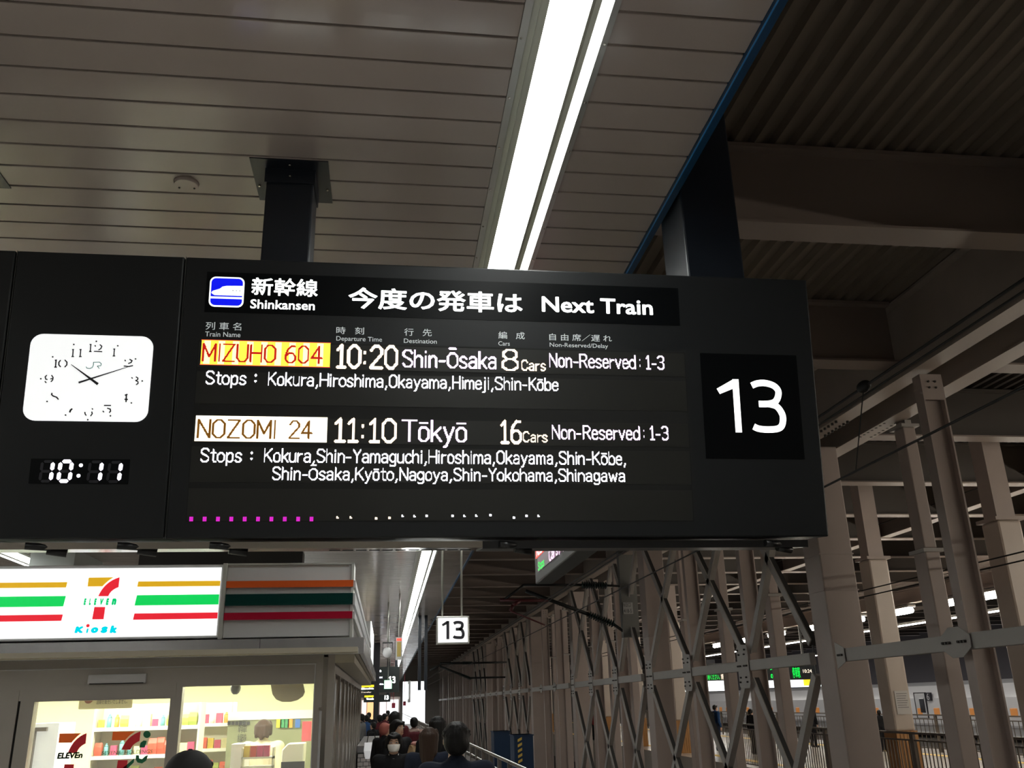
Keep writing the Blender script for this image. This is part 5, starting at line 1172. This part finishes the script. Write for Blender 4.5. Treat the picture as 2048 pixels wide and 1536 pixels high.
def person(label, px, py, Y, face=180, h=None, top=c_black, coat=False, trou=c_black, hair='short', hm=m_hairk, arms=('down', 'down'), stride=0.0, mask=False, group='people on the platform', X=None, vox=None, lean=0.0, cap=None, name='person', base=0.0, hood=None, collar=None, skirt=False):
    p = atY(px, py, Y); x = p.x if X is None else X; hh = (p.z-base) if h is None else h; s = hh/1.70
    vox = vox or (0.011 if Y < 12 else 0.02)
    W_ = 1.0
    sh = 0.178; hip = 0.085
    J = {}
    for sd in (-1, 1):
        a = arms[0 if sd < 0 else 1]; S = (sd*sh, 0.01, 1.40)
        if a == 'down': E = (sd*(sh+0.05), 0.03, 1.12); Wt = (sd*(sh+0.06), -0.03, 0.88); dr = (0, -0.05, -1)
        elif a == 'hold': E = (sd*(sh+0.05), 0.02, 1.14); Wt = (sd*0.13, -0.26, 1.12); dr = (-sd*0.5, -0.8, 0.1)
        elif a == 'up': E = (sd*(sh+0.05), -0.05, 1.16); Wt = (sd*0.10, -0.24, 1.34); dr = (-sd*0.3, -0.4, 0.6)
        else: E = (sd*(sh+0.07), 0.03, 1.13); Wt = (sd*(sh+0.08), -0.15, 0.95); dr = (0, -0.5, -0.8)
        J[sd] = (S, E, Wt, dr)
    body = []
    body += [((0, 0.01, 0.95), 0.125, (0, 0.0, 1.12), 0.115, 0.75), ((0, 0, 1.12), 0.118, (0, 0.01, 1.32), 0.14, 0.72), ((-0.10, 0.01, 1.38), 0.075, (0.10, 0.01, 1.38), 0.075, 0.9), ((0, 0.015, 1.40), 0.062, (0, -0.005, 1.50), 0.052)]
    for sd in (-1, 1):
        S, E, Wt, dr = J[sd]
        body += [((sd*0.08, 0.01, 1.39), 0.06, S, 0.058), (S, 0.052, E, 0.04), (E, 0.04, Wt, 0.026)]+hand_caps(Wt, sd, dr)
        st = stride*sd; K_ = (sd*hip, -0.03-st*0.5, 0.50); A = (sd*hip, 0.02-st, 0.085)
        body += [((sd*hip, 0.01, 0.92), 0.092, K_, 0.058), (K_, 0.056, A, 0.038), (A, 0.04, (sd*hip, -0.16-st, 0.035), 0.03), (A, 0.036, (sd*hip, 0.03-st, 0.03), 0.03)]
        J[sd] += (K_, A, st)
    # head: skull, jaw, nose, ears, brow
    ex = [((0, 0.012, 1.605), 0.076, 0.094, 0.095), ((0, -0.025, 1.555), 0.060, 0.068, 0.072)]
    body += [((0, -0.083, 1.592), 0.008, (0, -0.104, 1.565), 0.012), ((-0.02, -0.078, 1.515), 0.018, (0.02, -0.078, 1.515), 0.018), ((-0.075, 0.012, 1.605), 0.012, (-0.078, 0.014, 1.572), 0.009), ((0.075, 0.012, 1.605), 0.012, (0.078, 0.014, 1.572), 0.009), ((-0.03, -0.073, 1.618), 0.012, (0.03, -0.073, 1.618), 0.012)]
    b = blob(name, body, m_skin, None, vox*0.8, 3, ex); b.location = (x, Y, base); b.rotation_euler.z = R_(face); b.scale = (s, s, s)
    tag(b, label, 'person', group)
    # face
    if abs(((face+180) % 360)-180) > 60 or True:
        pass
    for sd in (-1, 1):
        e = MB().ball((0, 0, 0), 0.0135, 0.008, 0.0075, 10, 6).build('eye', m_sclera, b); e.location = (sd*0.031, -0.083, 1.597)
        i = MB().ball((0, 0, 0), 0.0062, 0.004, 0.0062, 8, 5).build('iris', m_eye, e); i.location = (0, -0.0065, 0)
        MB().bar((sd*0.016, -0.090, 1.622), (sd*0.05, -0.080, 1.622), 0.004, 0.006).build('eyebrow', hm, b)
    if mask:
        mk = MB(); rs = []
        for z, r in ((1.495, 0.045), (1.51, 0.062), (1.535, 0.070), (1.56, 0.076), (1.58, 0.074)):
            rs.append([(r*math.sin(R_(t)), -0.022-(0.098 if z < 1.56 else 0.090)*math.cos(R_(t))*(1.0 if z > 1.5 else 0.9), z) for t in range(-75, 76, 15)])
        n = len(rs[0])
        for k in range(len(rs)): mk.v += rs[k]
        for k in range(len(rs)-1):
            for q in range(n-1): mk.f.append((k*n+q, k*n+q+1, (k+1)*n+q+1, (k+1)*n+q)); mk.sm.append(True)
        mm = mk.build('face_mask', m_white, b); so = mm.modifiers.new('s', 'SOLIDIFY'); so.thickness = 0.004
        for sd in (-1, 1): MB().tube([(sd*0.07, -0.045, 1.565), (sd*0.078, 0.005, 1.60)], 0.0015, 5).build('mask_loop', m_white, b)
    else:
        MB().ball((0, -0.092, 1.540), 0.022, 0.008, 0.006, 10, 6).build('mouth', m_lip, b)
    # hair
    hc = []; he = [((0, 0.026, 1.622), 0.088, 0.098, 0.092)]
    if hair == 'short': he += [((0, 0.045, 1.585), 0.082, 0.078, 0.08)]; hc += [((-0.05, -0.062, 1.668), 0.02, (0.05, -0.062, 1.668), 0.02)]
    if hair == 'messy':
        he += [((0, 0.045, 1.585), 0.086, 0.08, 0.085)]
        for k in range(30): t = k*2.4; f = (k % 4)/5; r_ = 0.082*math.cos(f*1.2); z_ = 1.625+0.085*math.sin(f*1.2); hc.append(((r_*math.cos(t)*.9, 0.03+r_*math.sin(t)*.9, z_), 0.018, (r_*math.cos(t)*1.12, 0.03+r_*math.sin(t)*1.15, z_+0.004), 0.008))
        hc += [((-0.035, -0.052, 1.655), 0.02, (0.035, -0.052, 1.655), 0.02)]
    if hair in ('bob', 'long', 'hang'):
        zl = {'bob': 1.50, 'long': 1.27, 'hang': 1.40}[hair]
        for k in range(-4, 5):
            t = R_(k*25); cx_ = 0.072*math.sin(t); cy_ = 0.03+0.072*math.cos(t); out = {'bob': 1.14, 'hang': 1.1, 'long': 0.92}[hair]
            hc.append(((cx_, cy_, 1.63), 0.034, (cx_*out, (cy_-0.03)*out+0.035+(0.02 if hair == 'long' else 0), zl+0.02*abs(k % 2)+0.012*abs(k)), 0.022 if hair != 'long' else 0.016))
        hc += [((-0.055, -0.062, 1.672), 0.022, (-0.01, -0.078, 1.655), 0.018), ((0.055, -0.062, 1.672), 0.022, (0.012, -0.078, 1.655), 0.018), ((-0.062, -0.052, 1.66), 0.022, (-0.078, -0.035, 1.58), 0.016), ((0.062, -0.052, 1.66), 0.022, (0.078, -0.035, 1.58), 0.016)]
    if hair: blob('hair', hc, hm, b, vox*0.9, 2, he)
    if cap:
        c_ = MB(); c_.ball((0, 0.02, 1.64), 0.104, 0.115, 0.098, 20, 12); c_.ball((0, 0.02, 1.735), 0.012, 0.012, 0.008, 10, 5); cp = c_.build('cap', cap, b)
        MB().prism([(0.09*math.sin(R_(t)), -0.07-0.085*math.cos(R_(t))) for t in range(-90, 91, 15)], 1.625, 1.635, ax='z').build('cap_brim', cap, cp)
    # top / coat
    tc = []; zb = 0.62 if coat else 0.90; wd = 0.03
    tc += [((0, 0.01, zb+0.1), 0.17 if coat else 0.15, (0, 0.0, 1.14), 0.145, 0.8), ((0, 0, 1.14), 0.148, (0, 0.01, 1.33), 0.165, 0.75), ((-0.11, 0.01, 1.37), 0.092, (0.11, 0.01, 1.37), 0.092, 0.95), ((0, 0.02, 1.40), 0.088, (0, 0.022, 1.445), 0.074)]
    for sd in (-1, 1): S, E, Wt = J[sd][:3]; tc += [((sd*0.09, 0.01, 1.38), 0.082, S, 0.078), (S, 0.074, E, 0.060), (E, 0.060, Vector(E).lerp(Vector(Wt), 0.93), 0.045)]
    jk = blob('coat' if coat else 'jacket', tc, top, b, vox, 3)
    if collar: MB().rings([[(0.062*math.cos(t), 0.01+0.066*math.sin(t)-(0.03 if math.sin(t) < -0.3 else 0), z-(0.05 if math.sin(t) < -0.5 else 0)) for t in [k*math.pi/9 for k in range(18)]] for z in (1.43, 1.475)], cap=False).build('collar', collar, b).modifiers.new('s', 'SOLIDIFY').thickness = 0.006
    if hood: blob('hood', [((-0.07, 0.09, 1.43), 0.06, (0.07, 0.09, 1.43), 0.06), ((0, 0.12, 1.40), 0.06, (0, 0.10, 1.36), 0.04), ((-0.08, 0.04, 1.46), 0.04, (-0.04, -0.03, 1.44), 0.03), ((0.08, 0.04, 1.46), 0.04, (0.04, -0.03, 1.44), 0.03)], hood, b, vox, 3)
    tr = []
    for sd in (-1, 1):
        K_, A, st = J[sd][4:]; tr += [((sd*hip*0.9, 0.01, 0.93), 0.115, K_, 0.078), (K_, 0.078, A, 0.06)]
    tr += [((-0.06, 0.01, 0.95), 0.125, (0.06, 0.01, 0.95), 0.125, 0.85)]
    blob('skirt' if skirt else 'trousers', tr, trou, b, vox, 3)
    for sd in (-1, 1):
        K_, A, st = J[sd][4:]; blob('shoe', [((sd*hip, 0.03-st, 0.05), 0.045, (sd*hip, -0.15-st, 0.04), 0.042, 1)], m_shoe, b, 0.012, 3)
    return b, s
def bag(label, m, owner, loc, sz, kind='backpack', cat='bag'):
    t = thing(kind, label, cat); t.location = owner[0].matrix_basis @ Vector(loc); t.rotation_euler = owner[0].rotation_euler; t.scale = (owner[1],)*3
    w_, d, h_ = sz
    if kind == 'backpack':
        blob('pack_body', [((-w_*.28, 0, -h_*.3), d*.5, (w_*.28, 0, -h_*.3), d*.5), ((-w_*.25, 0, h_*.3), d*.45, (w_*.25, 0, h_*.3), d*.45), ((0, 0, -h_*.3), d*.55, (0, 0, h_*.3), d*.5), ((-w_*.27, 0, -h_*.3), d*.48, (-w_*.27, 0, h_*.3), d*.42), ((w_*.27, 0, -h_*.3), d*.48, (w_*.27, 0, h_*.3), d*.42)], m, t, 0.015, 3)
        MB().box(-w_*.3, w_*.3, d*.5, d*.62, -h_*.38, 0).build('front_pocket', m, t, bev=0.02)
        for sd in (-1, 1): MB().tube([(sd*w_*.25, -d*.3, h_*.38), (sd*w_*.27, -d*.9, h_*.5), (sd*w_*.27, -d*2.2, h_*.35), (sd*w_*.3, -d*2.2, 0)], 0.014, 6).build('shoulder_strap', m, t)
    elif kind == 'suitcase':
        MB().box(-w_/2, w_/2, -d/2, d/2, 0.06, h_).build('shell', m, t, bev=0.03); MB().box(-w_*.3, -w_*.26, 0, 0.02, h_, h_+0.3).box(w_*.26, w_*.3, 0, 0.02, h_, h_+0.3).box(-w_*.3, w_*.3, 0, 0.02, h_+0.28, h_+0.3).build('pull_handle', m_darkst, t)
        for a in (-1, 1):
            for c in (-1, 1): MB().cyl((a*w_*.38, c*d*.3-0.01, 0.03), (a*w_*.38, c*d*.3+0.01, 0.03), 0.03).build('wheel', m_black, t)
    else:
        MB().rings([[(-w_/2, -d/2, -h_/2), (w_/2, -d/2, -h_/2), (w_/2, d/2, -h_/2), (-w_/2, d/2, -h_/2)], [(-w_*.55, -d*.6, 0), (w_*.5, -d*.5, 0.02), (w_*.55, d*.5, 0), (-w_*.5, d*.6, 0)], [(-w_*.45, -d*.3, h_*.4), (w_*.45, -d*.2, h_*.45), (w_*.45, d*.2, h_*.4), (-w_*.45, d*.3, h_*.42)], [(-w_*.5, -d*.1, h_*.5), (w_*.5, -d*.1, h_*.55), (w_*.5, d*.1, h_*.5), (-w_*.5, d*.1, h_*.52)]], smooth=False).build('paper_body', m, t)
        MB().ball((0, 0, h_*.55), w_*.35, d*.5, h_*.1, 10, 6).build('contents', mat('contents_red', (0.45, 0.2, 0.18), 0.6, var=0.5, vscale=30), t)
    return t
Q = person
Q('person with short black hair and navy jacket, nearest in the walkway', 912, 1446, 6.4, 180, top=c_navy, hair='messy', vox=0.009)
Q('woman with long dark brown hair in navy coat, beside the nearest man', 859, 1456, 9.6, 165, top=c_navy, coat=True, hair='long', hm=m_hairb)
Q('woman in white face mask and black jacket with white collar, walking towards the camera', 788, 1466, 10.6, 0, top=c_black, hair='bob', mask=True, collar=m_white, vox=0.009)
Q('woman with long black hair and black coat, in front of the blue cabinets', 875, 1434, 11.5, 180, top=c_black, coat=True, hair='long')
a = Q('person in rose-beige hooded coat seen from behind, wearing a dark red backpack', 828, 1435, 19.0, 180, top=c_rose, coat=True, hair='short', hood=c_rose, stride=0.12)
bag('dark red backpack on the rose-beige hooded coat', c_wine, a, (0, 0.24, 1.22), (0.34, 0.16, 0.46))
a = Q('woman with black hair falling over her face, looking down into a paper bag', 796, 1440, 13.5, 40, top=c_black, hair='hang', arms=('hold', 'hold'))
bag('crumpled brown paper bag with pink contents held by the black-haired woman', mat('paper_brown', (0.45, 0.31, 0.18), 0.8), a, (0.02, -0.36, 1.20), (0.20, 0.15, 0.34), 'paper_bag')
a = Q('woman in a red headscarf and dark coat, bending behind the masked woman', 771, 1446, 15.5, 140, top=c_black, hair='short', hm=mat('scarf_red', (0.35, 0.10, 0.08), 0.8))
Q('tall person with bushy black hair in a wine-red coat among the queue', 790, 1423, 17.5, 170, top=c_wine, coat=True, hair='hang')
Q('person in dark red jacket standing by the black pillar', 771, 1427, 30, 120, top=c_wine)
Q('small distant person in black against the bright opening', 776, 1421, 40, 180, top=c_black)
Q('person in black beside the black pillar, half hidden', 759, 1430, 27, 200, top=c_wine)
Q('person in long grey coat standing behind the tiled wall', 722, 1428, 27, 250, top=c_grey, coat=True)
Q('person in blue jacket standing behind the tiled wall', 733, 1430, 29, 200, top=c_blue)
Q('person in black beside the blue jacket behind the tiled wall', 738, 1425, 34, 180, top=c_black)
Q('person in black leaning behind the tiled wall, nearest the pillar', 746, 1444, 26, 230, top=c_black)
Q('person wearing a black cap, only the cap showing in front of the shop window', 385, 1516, 4.6, 150, top=c_black, cap=mat('cap_black', (0.006, 0.006, 0.007), 0.7), vox=0.009)
# white bag in the queue
a = atY(747, 1478, 20.5)
t = thing('tote_bag', 'bright white tote bag hanging beside the tiled wall', 'bag', (a.x, 17.5, a.z-0.1))
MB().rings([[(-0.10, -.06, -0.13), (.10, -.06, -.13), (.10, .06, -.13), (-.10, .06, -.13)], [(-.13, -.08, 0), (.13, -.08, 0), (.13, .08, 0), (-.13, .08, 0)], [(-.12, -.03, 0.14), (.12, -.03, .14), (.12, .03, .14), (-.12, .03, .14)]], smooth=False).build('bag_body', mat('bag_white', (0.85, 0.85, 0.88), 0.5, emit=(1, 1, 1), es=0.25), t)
MB().tube([(-.08, 0, .13), (-.05, 0, .3), (.05, 0, .3), (.08, 0, .13)], 0.008, 6).build('handle', m_black, t)
# clerk
a = Q('shop clerk with brown shoulder-length hair in cream uniform, back to the window', 529, 1440, 11.75, 175, top=c_cream, hair='bob', hm=m_hairb, group='people in the kiosk')
# neighbouring platform
G2 = 'people on the neighbouring platform'
a = Q('person in plaid jacket with pink suitcase by a wood-footed column', 1368, 1416, 36, 200, top=c_plaid, group=G2, hair='short')
bag('bright pink suitcase beside the plaid jacket', c_pink, a, (0.35, 0.1, 0), (0.45, 0.28, 0.72), 'suitcase', 'suitcase')
Q('person in dark coat just behind the plaid jacket', 1376, 1416, 37, 150, top=c_black, group=G2)
a = Q('man in blue jacket with black backpack walking on the neighbouring platform', 1430, 1410, 34, 100, top=c_blue, trou=c_jean, stride=0.1, group=G2)
bag('black backpack on the man in the blue jacket', c_black, a, (0, 0.22, 1.22), (0.34, 0.2, 0.46))
Q('woman with short black hair in black seen between two braces', 1501, 1418, 31, 110, top=c_black, hair='bob', group=G2)
Q('bald-headed man in black behind the wide column', 1618, 1406, 34, 120, top=c_black, hair='', group=G2)
Q('person in black half hidden by the white column with the notice', 1757, 1420, 30, 150, top=c_black, group=G2)
Q('distant person in red with dark hair seen through the braces', 1187, 1425, 46, 150, top=cloth('red', (0.3, 0.03, 0.03)), group=G2)
Q('distant dark-haired person on the neighbouring platform behind a column', 1461, 1408, 40, 200, top=c_black, group=G2)
